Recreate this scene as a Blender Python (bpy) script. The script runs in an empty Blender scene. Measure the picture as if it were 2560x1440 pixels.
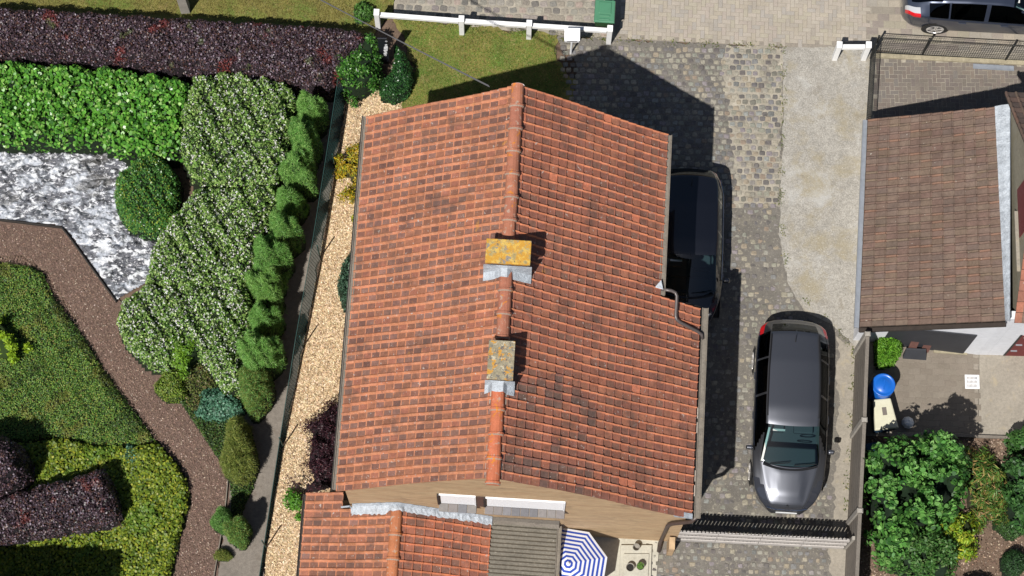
import bpy, math, random
import numpy as np
from mathutils import Vector, Matrix

random.seed(7)
rng = np.random.default_rng(7)
scene = bpy.context.scene
COL = scene.collection

# ------------------------------------------------------------------ camera
FPX, TILT, ROLL, HC = 5768.0, 0.2748641, 0.0195874, 56.6477      # focal length in photo pixels, tilt off nadir, roll, height
CAM = np.array([0.0, -HC * math.tan(TILT), HC])
FW = -CAM / np.linalg.norm(CAM)
_r = np.array([1.0, 0, 0]); _u = np.cross(_r, FW)
RT = math.cos(ROLL) * _r + math.sin(ROLL) * _u
UP = -math.sin(ROLL) * _r + math.cos(ROLL) * _u
cd = bpy.data.cameras.new('camera'); cam = bpy.data.objects.new('camera', cd); COL.objects.link(cam)
cd.sensor_width = 36.0; cd.lens = 36.0 * FPX / 2560.0; cd.clip_start = 1.0; cd.clip_end = 1000.0
cam.matrix_world = Matrix(((RT[0], UP[0], -FW[0], CAM[0]), (RT[1], UP[1], -FW[1], CAM[1]), (RT[2], UP[2], -FW[2], CAM[2]), (0, 0, 0, 1)))
scene.camera = cam

# ------------------------------------------------------------------ light
SUN = Vector((-0.315, -0.532, 1.0)).normalized()
world = bpy.data.worlds.new('World'); scene.world = world; world.use_nodes = True
wn = world.node_tree; bgn = wn.nodes['Background']
sky = wn.nodes.new('ShaderNodeTexSky'); sky.sky_type = 'NISHITA'; sky.sun_disc = False
sky.sun_elevation = math.asin(SUN.z); sky.sun_rotation = math.atan2(SUN.x, SUN.y)
wn.links.new(sky.outputs[0], bgn.inputs[0]); bgn.inputs[1].default_value = 0.05
sl = bpy.data.lights.new('sun', 'SUN'); sl.energy = 5.0; sl.angle = math.radians(0.5); sl.color = (1.0, 0.96, 0.91)
so = bpy.data.objects.new('sun', sl); COL.objects.link(so)
so.rotation_euler = SUN.to_track_quat('Z', 'Y').to_euler()
scene.view_settings.view_transform = 'Standard'; scene.view_settings.look = 'None'
scene.view_settings.exposure = 0.2; scene.view_settings.gamma = 1.0

# ------------------------------------------------------------------ helpers
def U(px, py, z=0.0):
    """a point of the photograph at a known height -> its place in the world"""
    d = FW + RT * ((px - 1280) / FPX) - UP * ((py - 720) / FPX)
    return CAM + d * ((z - CAM[2]) / d[2])
def UP2(pts, z=0.0): return np.array([U(x, y, z)[:2] for x, y in pts])
def lin(c):
    c = c / 255.0
    return c / 12.92 if c <= 0.04045 else ((c + 0.055) / 1.055) ** 2.4
def lit(r, g, b, k=1.45): return (lin(r) / k, lin(g) / k, lin(b) / k)      # seen colour in sun -> base colour

def tag(o, label=None, cat=None, group=None, kind=None):
    if label: o['label'] = label
    if cat: o['category'] = cat
    if group: o['group'] = group
    if kind: o['kind'] = kind
    return o
def empty(name, loc=(0, 0, 0), rz=0.0, parent=None):
    o = bpy.data.objects.new(name, None); COL.objects.link(o)
    o.empty_display_size = 0.2; o.location = loc; o.rotation_euler = (0, 0, rz)
    if parent: o.parent = parent
    return o
def thing(name, label, cat, loc=(0, 0, 0), rz=0.0, group=None):
    return tag(empty(name, loc, rz), label, cat, group)

def new_mesh(name, V, F, mats, cols=None, smooth=False, mi=None):
    V = np.asarray(V, dtype=np.float32)
    me = bpy.data.meshes.new(name)
    if isinstance(F, np.ndarray):
        nf, k = F.shape
        me.vertices.add(len(V)); me.vertices.foreach_set('co', V.ravel())
        me.loops.add(nf * k); me.loops.foreach_set('vertex_index', F.ravel().astype(np.int32))
        me.polygons.add(nf); me.polygons.foreach_set('loop_start', np.arange(0, nf * k, k, dtype=np.int32))
        me.update(calc_edges=True)
    else:
        nf = len(F); me.from_pydata(V.tolist(), [], F)
    for m in (mats if isinstance(mats, (list, tuple)) else [mats]): me.materials.append(m)
    if cols is not None:
        at = me.attributes.new('col', 'FLOAT_COLOR', 'FACE')
        c = np.ones((nf, 4), dtype=np.float32); c[:, :3] = np.asarray(cols, dtype=np.float32)
        at.data.foreach_set('color', c.ravel())
    if mi is not None: me.polygons.foreach_set('material_index', np.asarray(mi, dtype=np.int32))
    if smooth: me.polygons.foreach_set('use_smooth', np.ones(nf, dtype=bool))
    me.update()
    return me
def link(name, me, parent=None, loc=(0, 0, 0)):
    o = bpy.data.objects.new(name, me); COL.objects.link(o); o.location = loc
    if parent: o.parent = parent
    return o

class MB:
    """collects solids and builds ONE mesh object"""
    def __init__(s): s.V = []; s.F = []; s.C = []
    def add(s, V, F, c=(1, 1, 1)):
        n = len(s.V); s.V += [tuple(map(float, v)) for v in V]; s.F += [tuple(i + n for i in f) for f in F]; s.C += [c] * len(F); return s
    def hexa(s, b, t, c=(1, 1, 1)):                      # bottom 4, top 4 corners, both counter-clockwise
        return s.add(list(b) + list(t), [(3, 2, 1, 0), (4, 5, 6, 7), (0, 1, 5, 4), (1, 2, 6, 5), (2, 3, 7, 6), (3, 0, 4, 7)], c)
    def box(s, x, y, z, sx, sy, sz, rz=0.0, c=(1, 1, 1), taper=1.0):
        ca, sa = math.cos(rz), math.sin(rz)
        def r(a, b, zz, k): return (x + (a * ca - b * sa) * k, y + (a * sa + b * ca) * k, zz)
        q = [(-sx / 2, -sy / 2), (sx / 2, -sy / 2), (sx / 2, sy / 2), (-sx / 2, sy / 2)]
        return s.hexa([r(a, b, z, 1) for a, b in q], [r(a, b, z + sz, taper) for a, b in q], c)
    def bar(s, p, q, w, h, c=(1, 1, 1)):                 # box beam along p->q
        p, q = Vector(p), Vector(q); d = (q - p).normalized()
        a = d.cross(Vector((0, 0, 1)))
        if a.length < 1e-4: a = Vector((1, 0, 0))
        a.normalize(); b = a.cross(d).normalized()
        k = [(-w / 2, -h / 2), (w / 2, -h / 2), (w / 2, h / 2), (-w / 2, h / 2)]
        return s.hexa([p + a * i + b * j for i, j in k], [q + a * i + b * j for i, j in k], c)
    def tube(s, path, r, n=10, c=(1, 1, 1), cap=True):
        P = [Vector(p) for p in path]; rs = r if isinstance(r, (list, tuple)) else [r] * len(P)
        V = []; F = []; ref = Vector((0, 0, 1))
        for i, p in enumerate(P):
            d = ((P[min(i + 1, len(P) - 1)] - p).normalized() + (p - P[max(i - 1, 0)]).normalized())
            if d.length < 1e-6: d = Vector((0, 0, 1))
            d.normalize()
            a = d.cross(ref)
            if a.length < 1e-3: a = d.cross(Vector((0, 1, 0)))
            a.normalize(); b = d.cross(a).normalized()
            V += [p + (a * math.cos(t) + b * math.sin(t)) * rs[i] for t in [2 * math.pi * j / n for j in range(n)]]
        for i in range(len(P) - 1):
            for j in range(n): F.append((i * n + j, i * n + (j + 1) % n, (i + 1) * n + (j + 1) % n, (i + 1) * n + j))
        if cap: F += [tuple(range(n))[::-1], tuple(range((len(P) - 1) * n, len(P) * n))]
        return s.add(V, F, c)
    def lathe(s, prof, n=24, ctr=(0, 0, 0), c=(1, 1, 1), axis='z', cols=None):
        V = []; F = []
        for r, z in prof:
            for j in range(n):
                t = 2 * math.pi * j / n; a, b = r * math.cos(t), r * math.sin(t)
                V.append((ctr[0] + a, ctr[1] + b, ctr[2] + z) if axis == 'z' else (ctr[0] + a, ctr[1] + z, ctr[2] + b))
        for i in range(len(prof) - 1):
            for j in range(n):
                f = (i * n + j, i * n + (j + 1) % n, (i + 1) * n + (j + 1) % n, (i + 1) * n + j)
                F.append(f if axis == 'z' else f[::-1])
        n0 = len(s.C); s.add(V, F, c)
        if cols:
            for i in range(len(prof) - 1):
                for j in range(n): s.C[n0 + i * n + j] = cols[i]
        return s
    def poly(s, pts, z0, z1=None, c=(1, 1, 1)):          # flat sheet, or prism when z1 is given
        n = len(pts)
        if z1 is None: return s.add([(p[0], p[1], z0) for p in pts], [tuple(range(n))], c)
        V = [(p[0], p[1], z0) for p in pts] + [(p[0], p[1], z1) for p in pts]
        return s.add(V, [tuple(range(n))[::-1], tuple(range(n, 2 * n))] + [(i, (i + 1) % n, n + (i + 1) % n, n + i) for i in range(n)], c)
    def build(s, name, m, parent=None, smooth=False, world=False, bevel=0.0, origin=None):
        V = np.array(s.V, dtype=float)
        off = np.zeros(3)
        if parent is not None and world: off = np.array(parent.location); V = V - off
        loc = (0, 0, 0)
        if parent is None:
            loc = np.array(origin) if origin is not None else np.array([(V[:, 0].min() + V[:, 0].max()) / 2, (V[:, 1].min() + V[:, 1].max()) / 2, V[:, 2].min()])
            V = V - loc
        o = link(name, new_mesh(name, V, s.F, m, s.C, smooth), parent, tuple(loc))
        if bevel:
            b = o.modifiers.new('bevel', 'BEVEL'); b.width = bevel; b.segments = 2; b.limit_method = 'ANGLE'; b.angle_limit = math.radians(40)
        if smooth == 'auto': pass
        return o

def signed_area(p):
    p = np.asarray(p); return 0.5 * np.sum(p[:, 0] * np.roll(p[:, 1], -1) - p[:, 1] * np.roll(p[:, 0], -1))
def ccw(p):
    p = np.asarray(p); return p if signed_area(p) > 0 else p[::-1]

# ------------------------------------------------------------------ materials
def mat(name, col=(0.5, 0.5, 0.5), rough=0.85, attr=False, noise=(), blot=(), bump=None, spec=0.35, metal=0.0, coat=0.0, trans=0.0, sheen=None):
    m = bpy.data.materials.new(name); m.use_nodes = True
    nt = m.node_tree; N = nt.nodes; Lk = nt.links; b = N['Principled BSDF']
    b.inputs['Roughness'].default_value = rough; b.inputs['Metallic'].default_value = metal
    b.inputs['Specular IOR Level'].default_value = spec; b.inputs['Coat Weight'].default_value = coat
    b.inputs['Coat Roughness'].default_value = 0.04
    geo = N.new('ShaderNodeNewGeometry'); pos = geo.outputs['Position']
    if attr:
        a = N.new('ShaderNodeAttribute'); a.attribute_name = 'col'; cur = a.outputs['Color']
    else:
        a = N.new('ShaderNodeRGB'); a.outputs[0].default_value = (*col, 1); cur = a.outputs[0]
    def tex(scale, detail=4.0, rgh=0.6, dist=0.0):
        t = N.new('ShaderNodeTexNoise'); t.inputs['Scale'].default_value = scale; t.inputs['Detail'].default_value = detail
        t.inputs['Roughness'].default_value = rgh; t.inputs['Distortion'].default_value = dist
        Lk.new(pos, t.inputs['Vector']); return t.outputs[0]
    for sc, am in noise:
        mr = N.new('ShaderNodeMapRange'); mr.inputs[1].default_value = 0.28; mr.inputs[2].default_value = 0.72
        mr.inputs[3].default_value = 1 - am; mr.inputs[4].default_value = 1 + am
        Lk.new(tex(sc), mr.inputs[0])
        mx = N.new('ShaderNodeVectorMath'); mx.operation = 'SCALE'; Lk.new(cur, mx.inputs[0]); Lk.new(mr.outputs[0], mx.inputs['Scale']); cur = mx.outputs[0]
    for k, (sc, lo, hi, cc, fac) in enumerate(blot):
        mr = N.new('ShaderNodeMapRange'); mr.inputs[1].default_value = lo; mr.inputs[2].default_value = hi; mr.inputs[4].default_value = fac
        Lk.new(tex(sc, 5.0, 0.65, 0.3), mr.inputs[0])
        mx = N.new('ShaderNodeMix'); mx.data_type = 'RGBA'; Lk.new(mr.outputs[0], mx.inputs[0]); Lk.new(cur, mx.inputs[6]); mx.inputs[7].default_value = (*cc, 1); cur = mx.outputs[2]
    Lk.new(cur, b.inputs['Base Color'])
    if bump:
        bm = N.new('ShaderNodeBump'); bm.inputs['Strength'].default_value = bump[1]; bm.inputs['Distance'].default_value = bump[2] if len(bump) > 2 else 0.02
        Lk.new(tex(bump[0], 6.0, 0.7), bm.inputs['Height']); Lk.new(bm.outputs[0], b.inputs['Normal'])
    if trans:
        tr = N.new('ShaderNodeBsdfTranslucent'); Lk.new(cur, tr.inputs[0]); ms = N.new('ShaderNodeMixShader'); ms.inputs[0].default_value = trans
        Lk.new(b.outputs[0], ms.inputs[1]); Lk.new(tr.outputs[0], ms.inputs[2]); Lk.new(ms.outputs[0], N['Material Output'].inputs[0])
    return m
def glass(name, tint, clear):
    m = bpy.data.materials.new(name); m.use_nodes = True; N = m.node_tree.nodes; Lk = m.node_tree.links
    t = N.new('ShaderNodeBsdfTransparent'); t.inputs[0].default_value = (*clear, 1)
    g = N.new('ShaderNodeBsdfGlossy'); g.inputs['Roughness'].default_value = 0.03; g.inputs[0].default_value = (*tint, 1)
    fr = N.new('ShaderNodeFresnel'); fr.inputs[0].default_value = 1.6
    ms = N.new('ShaderNodeMixShader'); Lk.new(fr.outputs[0], ms.inputs[0]); Lk.new(t.outputs[0], ms.inputs[1]); Lk.new(g.outputs[0], ms.inputs[2])
    Lk.new(ms.outputs[0], N['Material Output'].inputs[0]); return m

WHITE = (1, 1, 1)
M = {}
M['soil'] = mat('soil', lit(120, 100, 84), noise=[(3, .2), (30, .25)], bump=(40, .6))
M['grass'] = mat('grass', lit(136, 130, 68), noise=[(1.6, .22), (9, .25), (60, .3)], blot=[(1.1, .47, .66, lit(98, 132, 50), .85), (2.3, .58, .7, lit(164, 142, 96), .6)], bump=(70, .8))
M['leaf'] = mat('leaf', attr=True, rough=.5, spec=.35, trans=.22)
M['leafgloss'] = mat('leafgloss', attr=True, rough=.34, spec=.5, trans=.18)
M['leafpurple'] = mat('leafpurple', attr=True, rough=.42, spec=.4, trans=.06)
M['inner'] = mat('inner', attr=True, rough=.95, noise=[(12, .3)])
M['petal'] = mat('petal', attr=True, rough=.7, trans=.25)
M['bark'] = mat('bark', lit(124, 102, 90), noise=[(2, .15), (16, .3), (55, .3)], blot=[(45, .66, .72, lit(190, 168, 150), .7)], bump=(45, .9, .03))
M['chipbed'] = mat('chipbed', lit(206, 180, 142), noise=[(2, .12), (22, .3), (60, .3)], blot=[(14, .6, .7, lit(120, 92, 66), .6)], bump=(40, 1.0, .03))
M['chip'] = mat('chip', attr=True, rough=.8, noise=[(30, .15)])
M['walk'] = mat('walk', lit(138, 130, 120), noise=[(1.5, .15), (10, .18), (50, .2)], blot=[(3, .55, .7, lit(112, 100, 88), .6)], bump=(50, .5))
M['asphalt'] = mat('asphalt', lit(126, 121, 113), noise=[(.8, .16), (7, .12), (60, .25)], blot=[(1.2, .56, .68, lit(152, 145, 130), .6), (3.5, .6, .7, lit(104, 100, 96), .5), (17, .585, .62, lit(176, 168, 152), .75)], bump=(60, .5))
M['stone'] = mat('stone', attr=True, rough=.8, noise=[(18, .28), (70, .2)], bump=(50, .5))
M['paver'] = mat('paver', attr=True, rough=.85, noise=[(2, .1), (40, .14)], bump=(70, .3))
M['paverjoint'] = mat('paverjoint', lit(158, 149, 136), noise=[(20, .2)])
M['jointpale'] = mat('jointpale', lit(176, 168, 152), noise=[(2, .15), (6, .2), (40, .2)], blot=[(2.2, .5, .62, lit(128, 122, 112), .7)])
M['gravelcon'] = mat('gravelcon', lit(180, 175, 165), noise=[(.9, .12), (5, .14), (22, .2), (40, .25)], blot=[(1.1, .5, .64, lit(172, 160, 130), .7), (2.6, .58, .68, lit(150, 142, 128), .5), (24, .6, .65, lit(130, 122, 104), .5), (30, .6, .65, lit(226, 222, 212), .6), (9, .66, .69, lit(104, 100, 84), .5), (.9, .54, .66, lit(204, 203, 199), .6)], bump=(30, .9))
M['concrete'] = mat('concrete', lit(168, 160, 146), noise=[(2, .12), (14, .14), (60, .15)], blot=[(3, .56, .7, lit(190, 176, 146), .6)], bump=(50, .3))
M['patio'] = mat('patio', attr=True, rough=.85, noise=[(3, .08), (40, .12)], bump=(60, .25))
M['terrace'] = mat('terrace', lit(206, 202, 186), noise=[(3, .1), (20, .12)], blot=[(5, .6, .7, lit(150, 142, 124), .4)])
M['kerb'] = mat('kerb', lit(176, 166, 140), noise=[(6, .2), (40, .2)])
M['tile'] = mat('tile', attr=True, rough=.8, noise=[(.9, .12), (4.5, .2), (16, .16), (60, .14)], blot=[(11, .64, .675, lit(200, 188, 178), .85), (21, .66, .69, lit(212, 204, 196), .8), (1.5, .54, .72, lit(98, 80, 72), .7), (4.2, .62, .72, lit(150, 132, 124), .5), (7, .6, .68, lit(92, 76, 70), .5), (1.7, .69, .73, lit(214, 150, 60), .45)], bump=(60, .3, .01))
M['ridge'] = mat('ridge', attr=True, rough=.75, noise=[(6, .15), (40, .15)], blot=[(9, .58, .64, lit(196, 178, 160), .75), (4, .6, .63, lit(226, 140, 44), .85)], bump=(50, .25, .01))
M['tileN'] = mat('tileN', attr=True, rough=.85, noise=[(.9, .12), (3, .16), (16, .16), (60, .15)], blot=[(11, .68, .71, lit(206, 200, 186), .9), (2.5, .6, .72, lit(124, 104, 84), .5)], bump=(60, .3, .01))
M['mortar'] = mat('mortar', lit(196, 184, 170), noise=[(20, .2)])
M['brick'] = mat('brick', lit(206, 176, 138), noise=[(2, .18), (14, .2)], blot=[(3, .52, .62, lit(176, 136, 104), .6), (5, .56, .64, lit(222, 200, 160), .6), (1.5, .56, .7, lit(150, 128, 104), .5)], bump=(40, .3))
_b = M['brick']; _n = _b.node_tree.nodes; _l = _b.node_tree.links
for _t in [q for q in _n if q.type == 'TEX_NOISE'][:4]:
    _v = _n.new('ShaderNodeVectorMath'); _v.operation = 'MULTIPLY'; _v.inputs[1].default_value = (.5, .5, 4.5)
    _src = _t.inputs['Vector'].links[0].from_socket; _l.new(_src, _v.inputs[0]); _l.new(_v.outputs[0], _t.inputs['Vector'])
M['fascia'] = mat('fascia', lit(60, 56, 52), noise=[(10, .2)])
M['zinc'] = mat('zinc', lit(138, 130, 118), rough=.6, noise=[(4, .18), (30, .2)], blot=[(13, .62, .68, lit(92, 84, 72), .6), (17, .66, .7, lit(214, 170, 90), .6)])
M['gutterdark'] = mat('gutterdark', lit(70, 62, 56), rough=.5, noise=[(8, .15)])
M['pipe'] = mat('pipe', lit(98, 90, 88), rough=.35, spec=.5, noise=[(8, .12)])
M['pipebrown'] = mat('pipebrown', lit(84, 70, 64), rough=.4, spec=.5, noise=[(8, .12)])
M['lead'] = mat('lead', lit(196, 204, 212), rough=.45, spec=.5, noise=[(5, .2), (25, .22)], bump=(9, .8, .05))
M['lichen'] = mat('lichen', lit(190, 170, 116), noise=[(8, .25), (30, .25)], blot=[(5, .46, .52, lit(222, 164, 56), .9), (8, .53, .57, lit(236, 196, 96), .8), (6, .57, .61, lit(150, 146, 142), .9), (14, .6, .64, lit(100, 96, 92), .75)], bump=(35, .6))
M['lichen2'] = mat('lichen2', lit(168, 158, 132), noise=[(8, .3), (40, .25)], blot=[(7, .54, .58, lit(222, 162, 62), .95), (10, .55, .59, lit(112, 110, 110), .9), (9, .6, .63, lit(216, 206, 180), .9)], bump=(30, .8))
M['chimbrick'] = mat('chimbrick', lit(160, 106, 82), noise=[(10, .25)])
M['whitepaint'] = mat('whitepaint', (.8, .8, .79), rough=.7, noise=[(8, .05)], blot=[(12, .62, .72, (.45, .43, .4), .4)])
M['whiteclean'] = mat('whiteclean', (.82, .83, .85), rough=.4)
M['silltile'] = mat('silltile', attr=True, rough=.5, noise=[(12, .15)])
M['darkreveal'] = mat('darkreveal', (.03, .024, .022), rough=.7)
M['black'] = mat('black', (.012, .012, .014), rough=.5)
M['rubber'] = mat('rubber', (.018, .018, .018), rough=.8)
M['fibro'] = mat('fibro', lit(128, 122, 110), noise=[(2, .15), (14, .2), (50, .25)], blot=[(8, .6, .68, lit(90, 84, 74), .6), (14, .66, .7, lit(206, 200, 186), .7)])
M['wood'] = mat('wood', lit(206, 200, 194), rough=.8, noise=[(5, .1), (40, .15)])
M['concfence'] = mat('concfence', lit(136, 128, 118), noise=[(3, .12), (25, .18)], blot=[(4, .58, .7, lit(104, 96, 90), .5)], bump=(40, .3))
M['concpost'] = mat('concpost', lit(178, 172, 162), noise=[(5, .14), (30, .15)])
M['greenbin'] = mat('greenbin', lit(86, 146, 112), rough=.42, spec=.4, noise=[(6, .06)])
M['greenbin2'] = mat('greenbin2', lit(40, 84, 44), rough=.5, noise=[(6, .06)])
M['blue'] = mat('blue', lit(30, 112, 216), rough=.3, spec=.5)
M['cream'] = mat('cream', lit(232, 228, 200), rough=.5, noise=[(8, .05)])
M['bluebox'] = mat('bluebox', lit(44, 78, 108), rough=.5)
M['greynode'] = mat('greynode', lit(132, 122, 114), rough=.6)
M['slate'] = mat('slate', (.014, .016, .022), rough=.35)
M['wire'] = mat('wire', (.012, .013, .012), rough=.6)
M['greenmesh'] = mat('greenmesh', (.012, .05, .045), rough=.6)
M['cable'] = mat('cable', (.09, .09, .095), rough=.6)
M['galv'] = mat('galv', lit(176, 182, 190), rough=.35, metal=.3, noise=[(10, .12)])
M['render'] = mat('render', lit(166, 160, 140), noise=[(2, .1), (12, .14)], blot=[(3, .55, .7, lit(150, 142, 112), .6)])
M['whitewall'] = mat('whitewall', (.66, .67, .7), rough=.8, noise=[(2, .05), (8, .05)])
M['darkdoor'] = mat('darkdoor', lit(62, 64, 70), rough=.6, noise=[(3, .1), (20, .1)])
M['reddoor'] = mat('reddoor', lit(126, 46, 48), rough=.55, noise=[(6, .08)])
M['redboard'] = mat('redboard', lit(120, 84, 76), noise=[(12, .2)])
M['stripeB'] = mat('stripeB', attr=True, rough=.85, trans=.12)
M['potclay'] = mat('potclay', lit(150, 144, 134), rough=.7, noise=[(10, .1)])
M['potsoil'] = mat('potsoil', (.02, .018, .016), rough=.95)
M['chrome'] = mat('chrome', (.75, .75, .76), rough=.12, metal=1.0)
M['rim'] = mat('rim', (.7, .68, .66), rough=.3, metal=.6)
M['trim'] = mat('trim', (.012, .012, .013), rough=.35)
M['paintgrey'] = mat('paintgrey', (.1, .105, .12), rough=.36, metal=.75, coat=1.0)
M['paintblack'] = mat('paintblack', (.006, .007, .011), rough=.25, metal=.2, coat=1.0)
M['paintblue'] = mat('paintblue', (.04, .05, .078), rough=.3, metal=.45, coat=1.0)
M['redlamp'] = mat('redlamp', (.5, .01, .015), rough=.15, coat=1.0)
M['clearlamp'] = mat('clearlamp', (.55, .56, .58), rough=.15, coat=1.0, metal=.3)
M['darklamp'] = mat('darklamp', (.05, .055, .07), rough=.12, coat=1.0, metal=.4)
M['plate'] = mat('plate', (.75, .76, .76), rough=.4)
M['cabin'] = mat('cabin', (.06, .07, .075), rough=.7)
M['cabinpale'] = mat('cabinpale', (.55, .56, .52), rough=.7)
M['glass'] = glass('glass', (.9, .95, 1), (.5, .66, .68))
M['glassdark'] = glass('glassdark', (.6, .65, .7), (.03, .035, .04))
M['greenglass'] = glass('greenglass', (.9, 1, .95), (.35, .6, .5))

# plastic film: milky sheet over dark ground, crumple highlights and dark gaps painted in
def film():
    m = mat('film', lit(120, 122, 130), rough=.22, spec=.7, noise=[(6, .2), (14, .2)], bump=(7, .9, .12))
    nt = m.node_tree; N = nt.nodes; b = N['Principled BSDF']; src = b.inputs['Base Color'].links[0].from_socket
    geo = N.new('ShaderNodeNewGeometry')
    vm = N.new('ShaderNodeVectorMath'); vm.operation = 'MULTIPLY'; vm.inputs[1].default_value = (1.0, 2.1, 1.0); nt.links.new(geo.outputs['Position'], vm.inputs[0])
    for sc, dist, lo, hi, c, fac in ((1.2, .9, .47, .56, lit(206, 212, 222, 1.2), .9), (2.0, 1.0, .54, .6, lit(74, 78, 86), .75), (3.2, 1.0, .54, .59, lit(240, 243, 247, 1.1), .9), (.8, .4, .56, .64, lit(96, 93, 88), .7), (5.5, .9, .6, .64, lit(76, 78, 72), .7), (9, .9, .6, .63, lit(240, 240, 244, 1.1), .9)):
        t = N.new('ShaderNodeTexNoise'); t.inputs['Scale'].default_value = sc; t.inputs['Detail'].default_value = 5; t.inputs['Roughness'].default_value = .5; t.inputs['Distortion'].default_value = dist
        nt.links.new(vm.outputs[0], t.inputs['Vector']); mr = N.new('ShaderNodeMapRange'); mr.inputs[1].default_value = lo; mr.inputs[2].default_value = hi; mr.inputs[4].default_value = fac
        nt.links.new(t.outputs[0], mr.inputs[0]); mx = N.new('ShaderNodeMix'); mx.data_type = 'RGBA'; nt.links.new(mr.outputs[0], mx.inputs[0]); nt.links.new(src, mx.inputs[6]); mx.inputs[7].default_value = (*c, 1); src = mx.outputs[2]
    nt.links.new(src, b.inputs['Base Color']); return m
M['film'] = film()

# ------------------------------------------------------------------ pieces: many alike parts, the nearest 300 as objects
def place_pieces(parent, name, variants, mats, items, limit=300, rest_name=None, world=False, smooth=False, keep=None):
    """variants: list of (V, F, C); items: list of (4x4 numpy matrix, variant index) in the parent's space"""
    if not items: return
    Mx = np.array([i[0] for i in items]); vi = np.array([i[1] for i in items])
    if world and parent is not None: Mx[:, :3, 3] -= np.array(parent.location)
    pm = np.eye(4)
    if parent is not None and not world:
        p = parent
        while p is not None:
            pm = np.array(Matrix.Translation(p.location) @ p.rotation_euler.to_matrix().to_4x4()) @ pm; p = p.parent
    pos = Mx[:, :3, 3] @ pm[:3, :3].T + pm[:3, 3]
    if world and parent is not None: pos = pos + np.array(parent.location)
    rel = pos - CAM; zc = rel @ FW
    px = 1280 + FPX * (rel @ RT) / zc; py = 720 - FPX * (rel @ UP) / zc
    inside = (px > 0) & (px < 2560) & (py > 0) & (py < 1440)
    key = zc + np.where(inside, 0, 1000)
    if keep is not None: key = key + np.where(np.asarray(keep), 0, 500)
    order = np.argsort(key)
    head = order[:limit] if len(order) > limit else order
    meshes = [new_mesh(name, v, f, mats, c, smooth) for v, f, c in variants]
    for i in head:
        o = bpy.data.objects.new(name, meshes[vi[i]]); COL.objects.link(o)
        if parent is not None: o.parent = parent
        o.matrix_local = Matrix(Mx[i].tolist())
    rest = order[limit:]
    if len(rest):
        VV = []; FF = []; CC = []; n = 0
        for i in rest:
            v, f, c = variants[vi[i]]
            v = np.asarray(v, dtype=float); w = v @ Mx[i][:3, :3].T + Mx[i][:3, 3]
            VV.append(w); FF += [tuple(k + n for k in q) for q in f]; CC += list(c); n += len(v)
        o = link(rest_name or (name + '_mass'), new_mesh(name, np.vstack(VV), FF, mats, CC, smooth), parent)
        o['kind'] = 'stuff'
def TM(x, y, z, rz=0.0, rx=0.0, ry=0.0, s=(1, 1, 1)):
    m = Matrix.Translation((x, y, z)) @ Matrix.Rotation(rz, 4, 'Z') @ Matrix.Rotation(ry, 4, 'Y') @ Matrix.Rotation(rx, 4, 'X') @ Matrix.Diagonal((*s, 1))
    return np.array(m)
def vary(c, a=.15):
    k = 1 + random.uniform(-a, a); return tuple(max(0.0, x * k * (1 + random.uniform(-a * .25, a * .25))) for x in c)

def in_poly(P, poly):
    poly = np.asarray(poly); x, y = P[:, 0], P[:, 1]; ins = np.zeros(len(P), bool); j = len(poly) - 1
    for i in range(len(poly)):
        xi, yi, xj, yj = *poly[i], *poly[j]
        c = ((yi > y) != (yj > y)) & (x < (xj - xi) * (y - yi) / (yj - yi + 1e-12) + xi); ins ^= c; j = i
    return ins
def edge_dist(P, poly):
    poly = np.asarray(poly); d = np.full(len(P), 1e9)
    for i in range(len(poly)):
        a = poly[i]; b = poly[(i + 1) % len(poly)]; ab = b - a; t = np.clip(((P - a) @ ab) / (ab @ ab + 1e-12), 0, 1)
        d = np.minimum(d, np.linalg.norm(P - (a + t[:, None] * ab), axis=1))
    return d
def vn(x, y, s):
    return (np.sin(x * 1.7 + s) * np.cos(y * 1.9 + s * 1.3) + .6 * np.sin(x * 3.7 + y * 2.1 + s * 2.1) + .5 * np.sin(y * 4.9 - x * 2.8 + s * .7) + .35 * np.sin(x * 8.3 + y * 6.1 + s) + .3 * np.cos(y * 9.7 - x * 7.9 + 2 * s)) / 2.0
def rand_in(poly, n):
    poly = np.asarray(poly); lo, hi = poly.min(0), poly.max(0); out = []
    while sum(map(len, out)) < n:
        p = rng.uniform(lo, hi, (max(200, int(n * 1.5)), 2)); out.append(p[in_poly(p, poly)])
    return np.vstack(out)[:n]

# ------------------------------------------------------------------ ground sheets
def ragged(p, amp, step=.11):
    out = []
    for i in range(len(p)):
        a, b = p[i], p[(i + 1) % len(p)]; n = max(1, int(np.linalg.norm(b - a) / step)); nr = np.array([-(b - a)[1], (b - a)[0]]) / (np.linalg.norm(b - a) + 1e-9)
        for k in range(n): out.append(a + (b - a) * k / n + nr * (rng.normal(0, amp) if k else 0) + nr * amp * 1.5 * math.sin(k * .55 + i))
    return np.array(out)
def sheet(name, pts, m, z, label=None, kind='structure', rag=0.0):
    p = ccw(UP2(pts))
    if rag: p = ragged(p, rag)
    o = MB().poly(p, z).build(name, m, origin=(p[:, 0].mean(), p[:, 1].mean(), z))
    tag(o, label, None, None, kind); return o
g = MB().poly([(-250, -250), (250, -250), (250, 250), (-250, 250)], -0.05).build('ground', M['soil'], origin=(0, 0, -.05)); tag(g, 'bare brown soil under the gardens and paths', kind='structure')
verge = sheet('verge_lawn', [(-120, -120), (985, -120), (985, 30), (930, 90), (-120, 90)], M['grass'], 0.0, rag=.03)
lawn = sheet('front_lawn', [(985, 40), (1180, 66), (1392, 84), (1395, 150), (1440, 200), (1440, 420), (960, 420), (985, 250), (1030, 215), (1035, 160), (1000, 80)], M['grass'], 0.004, rag=.035)
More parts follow.
